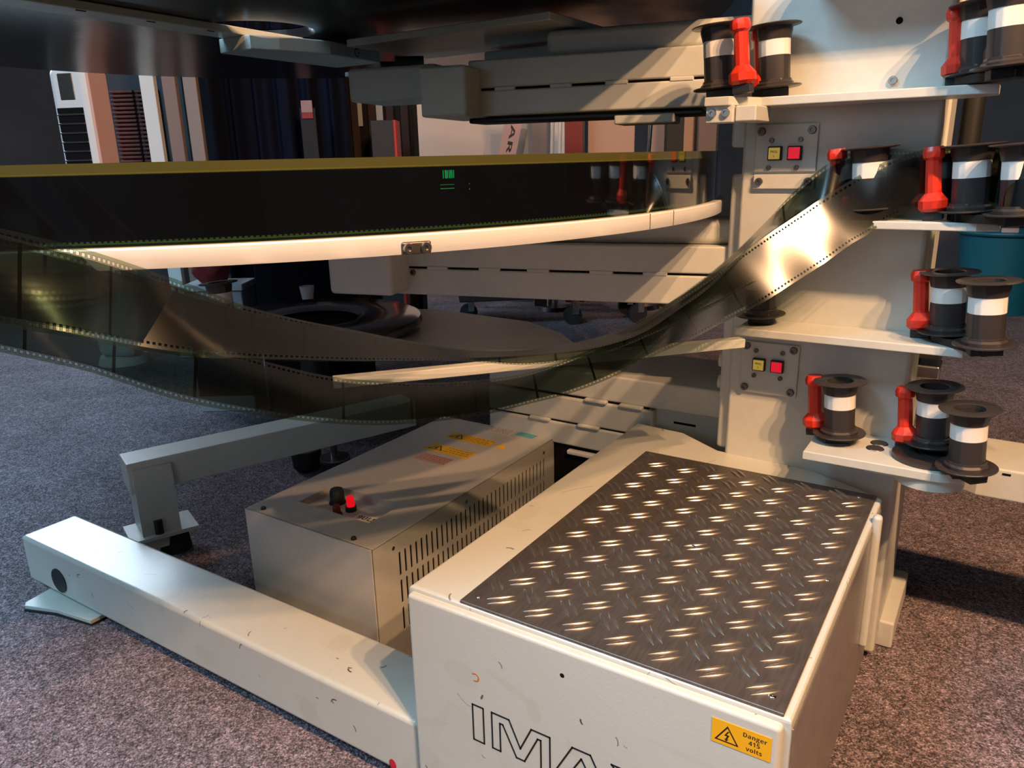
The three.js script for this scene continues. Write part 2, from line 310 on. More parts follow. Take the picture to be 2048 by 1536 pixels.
/* ------------------------------------------------------------------ rectifier cabinet */
{
  const x0 = -0.960, x1 = -0.692, z0 = -1.205, z1 = -0.690, h = 0.22, w = 0.0015;
  const t = thing('power_cabinet', 'low grey vented power cabinet with recessed control panel and warning stickers', 'power cabinet', [0, 0, 0]);
  part(t, 'front_cover', span(x0, x1, 0.006, h, z1 - 0.002, z1, 0.0009), mCase);
  part(t, 'back_cover', span(x0, x1, 0.006, h, z0, z0 + 0.002, 0.0009), mCase);
  part(t, 'left_cover', span(x0, x0 + 0.002, 0.006, h - 0.001, z0 + 0.002, z1 - 0.0035, 0.0008), mCase);
  const R = [[-0.904, -0.752], [-0.904, -0.826], [-0.753, -0.826], [-0.753, -0.752]];
  part(t, 'lid', slab([[x0, z1 - 0.0035], [x1, z1 - 0.0035], [x1, z0 + 0.001], [x0, z0 + 0.001]], h - 0.0018, h, 0.0005, [R]), mCase);
  // right side with real vent slots
  const s = new THREE.Shape(); const b0 = -z1 + 0.0035, b1 = -z0 - 0.001; // local x = -z
  s.moveTo(b0, 0.006); s.lineTo(b1, 0.006); s.lineTo(b1, h - 0.0005); s.lineTo(b0, h - 0.0005); s.closePath();
  for (const [ya, yb] of [[0.152, 0.191], [0.106, 0.145], [0.060, 0.099]]) for (let i = 0; i < 34; i++) {
    const c = 0.748 + i * 0.01265, hw = 0.0022, p = new THREE.Path();
    p.moveTo(c - hw, ya + hw); p.lineTo(c - hw, yb - hw); p.absarc(c, yb - hw, hw, Math.PI, 0, true); p.lineTo(c + hw, ya + hw); p.absarc(c, ya + hw, hw, 0, Math.PI, true); s.holes.push(p);
  }
  const sg = new THREE.ExtrudeGeometry(s, { depth: w, bevelEnabled: false, curveSegments: 4 }); sg.rotateY(Math.PI / 2); sg.translate(x1 - w, 0, 0);
  part(t, 'vent_panel', uvm(sg), mCase).userData.label = 'slotted side panel';
  part(t, 'dark_interior', span(x0 + 0.004, x1 - 0.014, 0.008, 0.186, z0 + 0.006, z1 - 0.006, 0.001), mHole);  // near-black box painting the dark inside behind the vent slots
  // recess tray
  const tray = part(t, 'recess_tray', merge([span(-0.905, -0.752, 0.205, 0.207, -0.827, -0.751, 0.0005), span(-0.906, -0.904, 0.205, 0.2185, -0.827, -0.751, 0.0005), span(-0.753, -0.751, 0.205, 0.2185, -0.827, -0.751, 0.0005), span(-0.905, -0.752, 0.205, 0.2185, -0.828, -0.826, 0.0005), span(-0.905, -0.752, 0.205, 0.2185, -0.752, -0.750, 0.0005)]), mCase);
  part(tray, 'knob', lathe([[0, 0.024], [0.010, 0.024], [0.0115, 0.021], [0.012, 0.006], [0.014, 0], [0, 0]]), mBlack, [-0.868, 0.207, -0.800]);
  const lampR = part(tray, 'red_indicator_lamp', lathe([[0, 0.022], [0.005, 0.021], [0.0062, 0.017], [0.0066, 0.008], [0.0066, 0], [0, 0]]), M({ color: 0x8a0a10, emissive: 0xff1020, emissiveIntensity: 0.7, roughness: 0.25 }), [-0.828, 0.210, -0.790]); lampR.userData.label = 'lit red indicator lamp';
  part(tray, 'lamp_collar', cyl(0.0085, 0.0095, 0.009, 20), mBlack, [-0.828, 0.2105, -0.790]);
  part(tray, 'amber_indicator_lamp', lathe([[0, 0.018], [0.005, 0.017], [0.0062, 0.013], [0.0066, 0], [0, 0]]), M({ color: 0x6a2408, roughness: 0.25 }), [-0.833, 0.209, -0.764]);
  part(tray, 'lamp_collar', cyl(0.0085, 0.0095, 0.006, 20), mBlack, [-0.833, 0.209, -0.764]);
  const scr = (n, hue, lines) => canvas(256, 128, (c, W, H) => { c.fillStyle = hue; c.fillRect(0, 0, W, H); c.fillStyle = 'rgba(30,22,16,.75)'; for (let i = 0; i < lines; i++) { let x = n ? 100 : 14; const y = 18 + i * (H - 24) / lines; while (x < W - 24) { const l = 8 + 22 * rnd(); c.fillRect(x, y, l, 7); x += l + 7; } } if (n) { c.strokeStyle = '#1c1710'; c.lineWidth = 7; c.beginPath(); c.moveTo(52, 24); c.lineTo(90, 100); c.lineTo(14, 100); c.closePath(); c.stroke(); c.beginPath(); c.moveTo(54, 48); c.lineTo(42, 74); c.lineTo(56, 72); c.lineTo(48, 94); c.stroke(); } });
  const sticker = (par, name, x, z, a, b, y, tex, turn = 0, lab) => { const m = part(par, name, new THREE.BoxGeometry(a, 0.0004, b), M({ map: tex, roughness: 0.55 }), [x, y, z], [0, turn, 0]); if (lab) m.userData.label = lab; };
  sticker(tray, 'paper_label', -0.868, -0.765, 0.030, 0.010, 0.2073, scr(0, '#d9d2c4', 2));
  sticker(tray, 'paper_label', -0.803, -0.800, 0.026, 0.010, 0.2073, scr(0, '#d9d2c4', 2));
  sticker(tray, 'paper_label', -0.783, -0.772, 0.046, 0.034, 0.2073, canvas(256, 192, (c, W, H) => { c.fillStyle = '#dcd3c2'; c.fillRect(0, 0, W, H); c.fillStyle = '#2a241e'; c.font = '700 84px sans-serif'; c.fillText('9UL5', 22, 82); c.font = '600 60px sans-serif'; c.fillText('2 u6', 30, 162); }), 0.05);
  sticker(t, 'warning_sticker', -0.828, -1.118, 0.103, 0.031, h + 0.0002, scr(1, '#e2b010', 4), -0.04, 'yellow warning sticker nearer the back');
  sticker(t, 'warning_sticker', -0.826, -1.049, 0.102, 0.032, h + 0.0002, scr(1, '#e2b010', 3), -0.05, 'yellow warning sticker nearer the front');
  sticker(t, 'paper_sticker', -0.829, -1.003, 0.069, 0.032, h + 0.0002, scr(0, '#b98d80', 4), -0.02, 'pinkish paper sticker');
  sticker(t, 'paper_sticker', -0.806, -1.187, 0.064, 0.030, h + 0.0002, scr(0, '#c7bfb2', 5), -0.05, 'white paper sticker');
  sticker(t, 'paper_sticker', -0.746, -1.190, 0.042, 0.020, h + 0.0002, scr(0, '#5aa6b8', 2), -0.12, 'pale blue sticker');
  const tri = new THREE.Shape([[-0.013, -0.008], [0.013, -0.008], [0, 0.014]].map(([a, b]) => new THREE.Vector2(a, b)));
  part(t, 'triangle_sticker', new THREE.ExtrudeGeometry(tri, { depth: 0.0004, bevelEnabled: false }).rotateX(-Math.PI / 2), M({ color: 0xe2b010, roughness: 0.5 }), [-0.755, h, -1.114], [0, 0.1, 0]);
  for (const [x, z] of [[-0.932, -0.704], [-0.737, -0.703]]) part(t, 'lid_screw', lathe([[0, 0.004], [0.003, 0.004], [0.0042, 0.002], [0.0042, 0], [0, 0]], 16), mBlack, [x, h, z]);
  for (const z of [-0.735, -0.915, -1.165]) part(t, 'side_screw', cyl(0.003, 0.003, 0.002, 14), mSteel, [x1, 0.203, z], [0, 0, Math.PI / 2]);
  for (const [x, z] of [[-0.94, -0.71], [-0.71, -0.71], [-0.94, -1.18], [-0.71, -1.18]]) part(t, 'foot', cyl(0.012, 0.012, 0.007, 16), mRubber, [x, 0.0035, z]);
}

/* ------------------------------------------------------------------ column, arms, hub and base frame */
const ZF = -1.114;
const bolt = lathe([[0, 0.0018], [0.0022, 0.0018], [0.0024, 0.004], [0.0046, 0.004], [0.0052, 0.003], [0.0052, 0], [0, 0]], 18);
const ARM = { p: [-0.34, -1.14], turn: Math.atan2(0.232, -0.973) }; // local x runs from the column to the hub
const hubXZ = [-1.15, -0.976];
const frame = thing('platter_frame', 'tall pale column with cantilever arms carrying the film platters', 'machine frame', [0, 0, 0]);
{
  part(frame, 'column', span(-0.333, -0.090, 0.012, 1.62, -1.315, ZF, 0.006), mPaint);
  part(frame, 'column_base', span(-0.36, -0.07, 0, 0.045, -1.34, -1.16, 0.004), mPaint);
  part(frame, 'column_flange', span(-0.351, -0.331, 0.292, 0.713, -1.165, -1.128, 0.006), mPaint);
  part(frame, 'column_flange', span(-0.353, -0.331, 0.748, 0.792, -1.16, -1.125, 0.005), mPaint);
  part(frame, 'corner_trim', span(-0.0915, -0.0865, 0.30, 1.6, -1.19, -1.178, 0.002), mPaint);
  part(frame, 'cable_conduit', cyl(0.014, 0.014, 0.95, 20), mBlack, [-0.070, 1.10, -1.332]);
  for (const y of [0.43, 0.395]) part(frame, 'flange_bolt', cyl(0.011, 0.011, 0.012, 24), mPaint, [-0.352, y, -1.15], [0, 0, Math.PI / 2]);
  for (const [x, y] of [[-0.150, 0.891]]) part(frame, 'column_hole', cyl(0.004, 0.004, 0.002, 18), mHole, [x, y, ZF], [Math.PI / 2, 0, 0]);
  for (const [y, h, m] of [[0.498, 0.02, mSteel], [0.462, 0.026, mBlack], [0.43, 0.02, mSteel]]) part(frame, 'side_connector', rbox(0.03, h, 0.05, 0.003), m, [-0.075, y, -1.24]);
  part(frame, 'column_screw', bolt, mSteel, [-0.150, 0.823, ZF], [Math.PI / 2, 0, 0]);
  const wx = (s, o = 0) => [ARM.p[0] - 0.973 * s + 0.232 * o, ARM.p[1] + 0.232 * s + 0.973 * o];
  const armBox = (name, s0, s1, y0, y1, o0, o1, m = mPaint, r = 0.003) => { // s along the arm, o outwards to the front
    const [x, z] = wx((s0 + s1) / 2, (o0 + o1) / 2);
    return part(frame, name, rbox(s1 - s0, y1 - y0, o1 - o0, r), m, [x, (y0 + y1) / 2, z], [0, Math.atan2(0.232, 0.973), 0]);
  };
  // lower arm
  armBox('lower_arm', -0.06, 0.60, 0.517, 0.562, -0.12, 0, mPaint);
  armBox('lower_arm_upper_plate', -0.06, 0.60, 0.5655, 0.607, -0.12, 0, mPaint);
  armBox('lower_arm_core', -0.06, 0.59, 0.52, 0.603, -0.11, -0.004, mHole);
  armBox('lower_arm_cap', -0.06, 0.60, 0.607, 0.645, -0.12, -0.022, mPaint, 0.012);
  for (const s of [0.49, 0.395, 0.31, 0.205, 0.12]) armBox('weld_tab', s - 0.019, s + 0.019, 0.5605, 0.567, -0.02, 0.0012, mPaint, 0.002);
  armBox('hub_block', 0.545, 0.665, 0.524, 0.640, -0.10, 0.065, mPaint, 0.008);
  armBox('hub_block_gusset', 0.665, 0.69, 0.585, 0.640, -0.06, 0.02, mPaint, 0.003);
  { const [x, z] = wx(0.535, 0.001); part(frame, 'arm_bolt', bolt, mDarkSteel, [x, 0.556, z], [Math.PI / 2, 0, 0]); }
  part(frame, 'hub_skirt', lathe([[0.11, 0.655], [0.30, 0.655], [0.30, 0.648], [0.26, 0.63], [0.13, 0.60], [0.11, 0.60]]).translate(hubXZ[0], 0, hubXZ[1]), mPaint);
  // upper arm
  armBox('upper_arm', -0.06, 0.42, 0.806, 0.843, -0.12, 0, mPaint);
  armBox('upper_arm_upper_plate', -0.06, 0.42, 0.8465, 0.888, -0.12, 0, mPaint);
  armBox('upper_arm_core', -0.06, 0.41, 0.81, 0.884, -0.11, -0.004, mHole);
  armBox('upper_arm_cap', -0.06, 0.30, 0.888, 0.926, -0.12, -0.022, mPaint, 0.010);
  for (const s of [0.36, 0.27, 0.185, 0.09]) armBox('weld_tab', s - 0.017, s + 0.017, 0.8415, 0.848, -0.02, 0.0012, mPaint, 0.002);
  armBox('upper_hub_block', 0.40, 0.475, 0.804, 0.876, -0.10, 0.062, mPaint, 0.004);
  armBox('drive_motor_cover', 0.475, 0.635, 0.836, 0.888, -0.12, 0.0, mPaint, 0.006);
  armBox('underarm_rail', 0.06, 0.43, 0.796, 0.804, -0.09, -0.02, mBlack, 0.003);
  armBox('bearing_bracket', 0.10, 0.19, 0.786, 0.800, -0.08, -0.01, mPaint, 0.003);
  part(frame, 'bearing_plate', span(-1.0, -0.60, 0.930, 0.942, -1.26, -1.04, 0.002), mPaint);
  part(frame, 'bearing_bar', span(-0.84, -0.62, 0.905, 0.925, -1.30, -1.22, 0.003), mPaint);
  for (const [x, z] of [[-1.0, -1.16], [-0.93, -1.12]]) part(frame, 'bearing_roller', cyl(0.012, 0.012, 0.05, 18), mDarkSteel, [x, 0.905, z], [0, 0.7, Math.PI / 2]);
  part(frame, 'upper_hub_plate', span(-1.02, -0.86, 0.884, 0.892, -1.20, -1.05, 0.002), mPaint);
  // hub ring and bottom arm plate
  const ring = part(frame, 'hub_ring', lathe([[0.085, 0.022], [0.100, 0.027], [0.196, 0.029], [0.208, 0.024], [0.212, 0.014], [0.206, 0.002], [0.198, 0], [0.085, 0]], 72), P({ color: lin(0.17, 0.14, 0.13), map: (() => { const a = noise(256, 10); return rep(data(256, (x, y) => { const v = a(x, y) > 0.58 ? 250 : 165; return [v, v, v]; }, true), 0.9); })(), roughness: 0.16, metalness: 0.3, clearcoat: 0.6, clearcoatRoughness: 0.1 }), [hubXZ[0] + 0.02, 0.425, hubXZ[1] - 0.05]);
  ring.userData.label = 'glossy brown hub ring';
  part(ring, 'dark_ring_hole', cyl(0.084, 0.084, 0.02, 40), mHole, [0, 0.006, 0]);  // near-black disc painting the dark hole in the ring
  part(frame, 'bottom_arm_plate', slab([[-1.33, -1.20], [-1.05, -1.31], [-0.80, -1.29], [-0.69, -1.23], [-0.63, -1.17], [-0.67, -1.09], [-0.98, -0.92], [-1.30, -0.86]], 0.412, 0.424, 0.002), mPaint);
  part(frame, 'plate_post', cyl(0.03, 0.03, 0.056, 28), mPaint, [-0.77, 0.387, -1.245]);
  // base arm, stacked plates along x
  part(frame, 'base_arm', span(-0.84, -0.488, 0.259, 0.308, -1.40, -1.20, 0.004), mPaint);
  part(frame, 'base_arm_upper_plate', span(-0.84, -0.335, 0.312, 0.361, -1.40, -1.203, 0.004), mPaint);
  part(frame, 'base_arm_lower_plate', span(-0.84, -0.508, 0.212, 0.2555, -1.40, -1.20, 0.004), mPaint);
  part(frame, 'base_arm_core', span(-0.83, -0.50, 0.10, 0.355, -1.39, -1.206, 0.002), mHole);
  part(frame, 'base_arm_inner_plate', span(-0.49, -0.335, 0.15, 0.311, -1.39, -1.215, 0.003), mPaint);
  part(frame, 'base_arm_slot', span(-0.455, -0.415, 0.287, 0.291, -1.22, -1.2144, 0.0004), mHole);
  part(frame, 'base_arm_foot_rail', span(-0.66, -0.58, 0.195, 0.204, -1.24, -1.196, 0.003), mBand);
  for (const [x, y] of [[-0.60, 0.310], [-0.53, 0.310], [-0.72, 0.2575], [-0.615, 0.2575]]) part(frame, 'weld_bead', rbox(0.045, 0.007, 0.012, 0.003), mPaint, [x, y, -1.2005]);
  part(frame, 'base_arm_leg', span(-0.80, -0.72, 0.0, 0.212, -1.38, -1.25, 0.003), mPaint);
  // leg to the right of the column
  part(frame, 'right_leg', slab([[-0.088, -1.20], [0.006, -1.148], [0.9, -1.148], [0.9, -1.25], [-0.088, -1.28]], 0.282, 0.326, 0.003), mPaint);
  part(frame, 'right_leg_foot', span(0.78, 0.88, 0, 0.282, -1.24, -1.16, 0.004), mPaint);
  for (const [x, w] of [[0.022, 0.003], [0.038, 0.010]]) part(frame, 'leg_slot', span(x - w / 2, x + w / 2, 0.318, 0.321, -1.15, -1.1474, 0.0004), mHole);
  // gooseneck foot on the left
  const u = [0.364, -0.931], turn = Math.atan2(0.931, 0.364);
  part(frame, 'outrigger_arm', rbox(0.62, 0.062, 0.075, 0.003), mPaint, [-1.375 + u[0] * 0.30, 0.172, -0.745 + u[1] * 0.30], [0, turn, 0]);
  part(frame, 'outrigger_post', slab([[-0.034, -0.038], [0.036, -0.038], [0.036, 0.038], [-0.034, 0.038]], 0.02, 0.19, 0.003), mPaint, [-1.358, 0, -0.772], [0, turn, 0]);
  part(frame, 'outrigger_foot_plate', rbox(0.125, 0.008, 0.09, 0.001), mPaint, [-1.352, 0.048, -0.775], [0, turn, 0]);
  part(frame, 'outrigger_pad', cyl(0.026, 0.03, 0.045, 24), mRubber, [-1.335, 0.0225, -0.79]);
  part(frame, 'outrigger_bolt', cyl(0.009, 0.009, 0.03, 6), mBlack, [-1.325, 0.066, -0.755]);
  part(frame, 'levelling_bracket', slab([[-1.44, -1.24], [-1.28, -1.24], [-1.28, -1.30], [-1.44, -1.30]], 0.11, 0.122, 0.002), mPaint);
  for (const [x, z, n] of [[-1.415, -1.215, 0.055], [-1.33, -1.23, 0.042]]) {
    part(frame, 'levelling_foot', lathe([[0, n], [0.036, n], [0.038, n - 0.004], [0.034, 0.01], [0.026, 0], [0, 0]], 28), mRubber, [x, 0, z]);
    part(frame, 'levelling_washer', cyl(0.036, 0.036, 0.004, 28), mSteel, [x, n + 0.002, z]);
    part(frame, 'levelling_bolt', cyl(0.008, 0.008, 0.11 - n, 12), mDarkSteel, [x, (n + 0.11) / 2, z]);
  }
}

/* ------------------------------------------------------------------ platters and film roll */
function platter(y, label, upper) {
  const t = thing('film_platter', label, 'platter', [hubXZ[0], y, hubXZ[1]]);
  const R = 0.80, H = 0.0175;
  if (!upper) {
    part(t, 'disc', lathe([[0.10, 0], [R - 0.003, 0], [R - 0.003, 0.003], [R - 0.012, H - 0.003], [0.10, H - 0.003]], 180), mRim);
    part(t, 'rim', lathe([[R - 0.012, -0.0005], [R - 0.0008, -0.0005], [R, 0.0008], [R, H - 0.0012], [R - 0.0012, H], [R - 0.012, H]], 260), mRim);
    const at = (a, r = R) => [Math.cos(a * D2R) * r, Math.sin(a * D2R) * r];
    const [bx, bz] = at(31.5, R + 0.0008);
    const b = part(t, 'rim_joint', rbox(0.029, 0.0118, 0.004, 0.0045, 3), mDarkSteel, [bx, 0.0052, bz], [0, Math.PI / 2 - 31.5 * D2R, 0]);
    for (const s of [-0.0085, 0.0085]) part(b, 'socket_screw', bolt, mSteel, [s, 0, 0.0018], [Math.PI / 2, 0, 0]);
    for (const a of [8.67, 4.53]) { const [x, z] = at(a, R); part(t, 'rim_seam', new THREE.BoxGeometry(0.0007, H, 0.0008), mHole, [x, H / 2, z], [0, Math.PI / 2 - a * D2R, 0]); }
  } else {
    part(t, 'underside', lathe([[0.10, 0.016], [0.10, 0], [R - 0.004, 0], [R, 0.002], [R, 0.0175], [R - 0.004, 0.0175], [0.10, 0.0175]], 160), mUnder);
    // spoke beams bolted below
    const sp = part(t, 'spoke_beam', rbox(0.055, 0.012, 0.98, 0.002), mPaint, [-0.0, -0.0065, 0.262], [0, 0.06, 0]);
    for (let i = 0; i < 7; i++) part(sp, 'spoke_slot', rbox(0.004, 0.0012, 0.014, 0.0004), mHole, [0.02, -0.0061, -0.38 + i * 0.11]);
    part(t, 'hub_segment', slab([[0.058, -0.25], [0.075, -0.10], [0.05, -0.005], [0.03, 0.04], [-0.05, 0.04], [-0.06, -0.25]], -0.036, -0.0125, 0.002), mPaint);
    const [gx, gz] = [0.0665, -0.175];
    part(t, 'letter_g', merge([new THREE.TorusGeometry(0.0068, 0.0011, 6, 24, 4.6).rotateZ(0.7).scale(1, 1, 0.3), new THREE.BoxGeometry(0.006, 0.002, 0.0006).translate(0.004, -0.001, 0)]), mBlack, [gx + 0.0022, -0.0245, gz], [0, Math.PI / 2 + 0.11, 0]);
  }
  return t;
}
platter(0.657, 'white rimmed lower film platter holding the wound film', false);
platter(0.963, 'dark glossy underside of the upper film platter', true);

const filmTex = canvas(512, 512, (c, w, h) => {
  c.fillStyle = 'rgb(92,106,97)'; c.fillRect(0, 0, w, h);
  const m = 0.105 * h;
  for (const y0 of [0, h - m]) { c.fillStyle = 'rgb(176,188,160)'; c.fillRect(0, y0, w, m); }
  c.fillStyle = 'rgba(80,86,70,.5)'; c.fillRect(0, m, w, 5); c.fillRect(0, h - m - 5, w, 5);
  c.fillStyle = 'rgb(26,27,24)'; c.fillRect(0, m, 10, h - 2 * m); c.fillRect(w - 10, m, 10, h - 2 * m);
  for (let i = 0; i < 15; i++) for (const y of [0.050 * h, 0.912 * h]) { c.fillStyle = 'rgb(70,74,58)'; c.fillRect(i * w / 15 + 6, y - 2, 22, 24); }
});
const filmHoles = canvas(512, 512, (c, w, h) => {
  c.fillStyle = '#fff'; c.fillRect(0, 0, w, h); c.fillStyle = '#000';
  for (let i = 0; i < 15; i++) for (const y of [0.050 * h, 0.912 * h]) c.fillRect(i * w / 15 + 8, y, 18, 20);
}, false);
const mFilm = P({ alphaMap: filmHoles, alphaTest: 0.5, color: 0xffffff, map: filmTex, roughness: 0.2, transmission: 1, thickness: 0, ior: 1.9, side: THREE.DoubleSide });
const mFilmRoll = P({ map: canvas(256, 512, (c, w, h) => {
  c.fillStyle = '#0a0a0b'; c.fillRect(0, 0, w, h);
  c.fillStyle = '#4b4b27'; c.fillRect(0, 0, w, h * 0.13); c.fillStyle = '#5c5c24'; c.fillRect(0, h * 0.115, w, 6); c.fillStyle = '#383a16'; c.fillRect(0, h * 0.128, w, 5);
  c.fillStyle = '#26381f'; c.fillRect(0, h * 0.915, w, h * 0.085); c.fillStyle = '#0d170f'; c.fillRect(0, h * 0.955, w, h * 0.03);
  c.fillStyle = '#0a0a0b'; for (let i = 0; i < 4; i++) c.fillRect(i * 64 + 14, h * 0.912, 26, 12);
  c.fillStyle = '#8d7446'; c.fillRect(0, h * 0.988, w, h * 0.012);
}), roughness: 0.05, clearcoat: 1, clearcoatRoughness: 0.03, ior: 1.6 });
{
  const t = thing('film_roll', 'wide coil of dark glossy film wound on the lower platter', 'film roll', [hubXZ[0], 0.6745, hubXZ[1]]);
  const Rf = 0.7925, Hh = 0.0697;
  mFilmRoll.map.repeat.set(260, 1);
  part(t, 'outer_wrap', new THREE.CylinderGeometry(Rf, Rf, Hh, 240, 1, true), mFilmRoll, [0, Hh / 2, 0]);
  part(t, 'wound_layers', lathe([[Rf - 0.0004, 0.0005], [Rf - 0.0004, Hh - 0.0005], [0.5, Hh - 0.0005], [0.5, 0.0005], [Rf - 0.0004, 0.0005]], 160), M({ color: lin(0.06, 0.065, 0.025), roughness: 0.35 }));
  const pr = canvas(256, 128, (c, w, h) => { c.fillStyle = '#0a0a0b'; c.fillRect(0, 0, w, h); c.fillStyle = '#12a060'; for (const x of [40, 52, 58, 66, 76, 84, 92, 102]) c.fillRect(x, 10, 4, 44); c.fillStyle = '#2b8a63'; for (let i = 0; i < 14; i++) { c.fillRect(22 + i * 6, 86, 4, 3); c.fillRect(22 + i * 6, 106, 4, 4); } c.fillRect(196, 84, 3, 6); c.fillRect(196, 112, 3, 8); });
  const a = (28.0) * D2R, gp = new THREE.CylinderGeometry(Rf + 0.0002, Rf + 0.0002, 0.022, 12, 1, true, Math.PI / 2 - a - 0.028, 0.056);
  const e = part(t, 'green_marks', gp, P({ map: pr, roughness: 0.06, clearcoat: 1, clearcoatRoughness: 0.04 }), [0, 0.0475, 0]); e.userData.label = 'small green marks on the film wall';  // patch of small green ticks and dots on the film wall
}

/* ------------------------------------------------------------------ film strips */
function ribbon(name, label, st) {
  const U = new THREE.CatmullRomCurve3(st.map((s) => new THREE.Vector3(s[0], s[1], s[2])), false, 'centripetal');
  const L = new THREE.CatmullRomCurve3(st.map((s) => new THREE.Vector3(s[3], s[4], s[5])), false, 'centripetal');
  const N = st.length * 9, K = 8, pos = [], uv = [], idx = []; let len = 0, prev = null;
  for (let i = 0; i <= N; i++) {
    const a = U.getPoint(i / N), b = L.getPoint(i / N), c = a.clone().add(b).multiplyScalar(0.5);
    if (prev) len += c.distanceTo(prev); prev = c;
    for (let j = 0; j <= K; j++) { const p = b.clone().lerp(a, j / K); pos.push(p.x, p.y, p.z); uv.push(len / 0.0713, j / K); }
  }
  for (let i = 0; i < N; i++) for (let j = 0; j < K; j++) { const a = i * (K + 1) + j, b = a + K + 1; idx.push(a, b, a + 1, b, b + 1, a + 1); }
  const g = new THREE.BufferGeometry(); g.setAttribute('position', new THREE.Float32BufferAttribute(pos, 3)); g.setAttribute('uv', new THREE.Float32BufferAttribute(uv, 2)); g.setIndex(idx); g.computeVertexNormals();
  const m = part(scene, numbered(name), g, mFilm); tag(m, label, 'film strip'); return m;
}
const before = (a, b, k) => a.map((v, i) => v + (v - b[i]) * k);
const R5 = [-0.156, -1.070], R6 = [-0.0455, -1.0605];
{
  const FA = [[-.606, .701, -.267, -.596, .634, -.249], [-.602, .682, -.318, -.593, .615, -.300], [-.616, .658, -.376, -.607, .591, -.358], [-.631, .631, -.437, -.604, .574, -.407], [-.616, .610, -.472, -.575, .570, -.433], [-.589, .590, -.516, -.543, .563, -.471], [-.559, .573, -.560, -.513, .557, -.511], [-.531, .558, -.598, -.486, .552, -.545], [-.487, .541, -.654, -.446, .548, -.599], [-.443, .533, -.710, -.407, .544, -.651], [-.393, .538, -.774, -.361, .543, -.713], [-.359, .549, -.821, -.327, .553, -.760], [-.331, .573, -.865, -.300, .575, -.803], [-.307, .596, -.902, -.279, .595, -.839], [-.280, .628, -.948, -.257, .627, -.882], [-.258, .660, -.986, -.237, .657, -.920]];
  const FB = [[-.669, .692, -.294, -.659, .625, -.276], [-.662, .677, -.329, -.639, .616, -.305], [-.654, .667, -.351, -.627, .608, -.324], [-.635, .649, -.389, -.605, .594, -.359], [-.617, .626, -.431, -.577, .582, -.395], [-.602, .612, -.461, -.558, .576, -.420], [-.576, .593, -.505, -.529, .569, -.459], [-.547, .577, -.549, -.501, .562, -.499], [-.526, .565, -.580, -.480, .558, -.528], [-.479, .544, -.643, -.438, .549, -.587], [-.436, .534, -.698, -.399, .538, -.639], [-.388, .537, -.764, -.351, .539, -.705], [-.349, .558, -.821, -.313, .554, -.761], [-.328, .574, -.855, -.289, .569, -.797], [-.306, .591, -.888, -.267, .581, -.831], [-.278, .620, -.932, -.238, .600, -.878], [-.237, .657, -.992, -.199, .626, -.942], [-.206, .684, -1.037, -.170, .647, -.990]];
  const round = (r, list) => list.map((d) => { const a = d * D2R, x = R5[0] + Math.cos(a) * r, z = R5[1] + Math.sin(a) * r; return [x, 0.741, z, x, 0.6713, z]; });
  const away = (st, k) => st.map((v, i) => (i % 3 === 1 ? 0.74 + (v - 0.74) * k : v * k));
  const vert = (x, z) => [x, 0.741, z, x, 0.6713, z];
  const A = [before(FA[0], FA[1], 5), before(FA[0], FA[1], 2), ...FA.map((q, i) => away(q, 1 + 0.075 * Math.max(0, Math.min(1, (i - 6) / 6)))), away([-.228, .700, -1.012, -.212, .648, -.974], 1.055), [-.203, .728, -1.062, -.196, .664, -1.045], ...round(0.0212, [205, 235, 265]), vert(-.115, -1.0945), vert(-.045, -1.088), vert(.03, -1.086), vert(.14, -1.10)];
  ribbon('film_strip', 'film strip passing behind the middle roller, dark green beside the control panel', A);
  const B = [before(FB[0], FB[1], 5), before(FB[0], FB[1], 2), ...FB.slice(0, 16).map((q, i) => away(q, 1 + 0.085 * Math.max(0, Math.min(1, (i - 7) / 6)))), away([-.228, .668, -1.010, -.203, .622, -.968], 1.065), [-.198, .702, -1.078, -.188, .640, -1.058], ...round(0.0255, [215, 245, 272]), vert(-.10, -1.1), vert(-.045, -1.093), vert(.03, -1.092), vert(.14, -1.106)];
  ribbon('film_strip', 'film strip hanging just in front of the platter rim, upper of the two nearest strips', B);
  const FQ = [[-0.728, 0.650, -0.312, -0.692, 0.596, -0.285], [-0.701, 0.616, -0.367, -0.659, 0.572, -0.334], [-0.658, 0.582, -0.427, -0.621, 0.535, -0.392], [-0.623, 0.554, -0.481, -0.582, 0.513, -0.441], [-0.581, 0.526, -0.540, -0.538, 0.495, -0.495], [-0.550, 0.514, -0.583, -0.507, 0.486, -0.535], [-0.516, 0.505, -0.629, -0.475, 0.482, -0.578], [-0.481, 0.501, -0.677, -0.441, 0.482, -0.623], [-0.451, 0.502, -0.719, -0.411, 0.487, -0.664], [-0.422, 0.511, -0.758, -0.383, 0.492, -0.704], [-0.393, 0.526, -0.801, -0.352, 0.504, -0.749], [-0.362, 0.548, -0.851, -0.320, 0.523, -0.802], [-0.340, 0.567, -0.886, -0.296, 0.534, -0.842], [-0.318, 0.586, -0.920, -0.275, 0.547, -0.881], [-0.286, 0.616, -0.961, -0.245, 0.564, -0.940], [-0.260, 0.639, -0.986, -0.218, 0.585, -0.971], [-0.231, 0.663, -1.013, -0.189, 0.608, -1.005], [-0.206, 0.684, -1.036, -0.164, 0.630, -1.024], [-0.183, 0.699, -1.052, -0.147, 0.641, -1.037]];
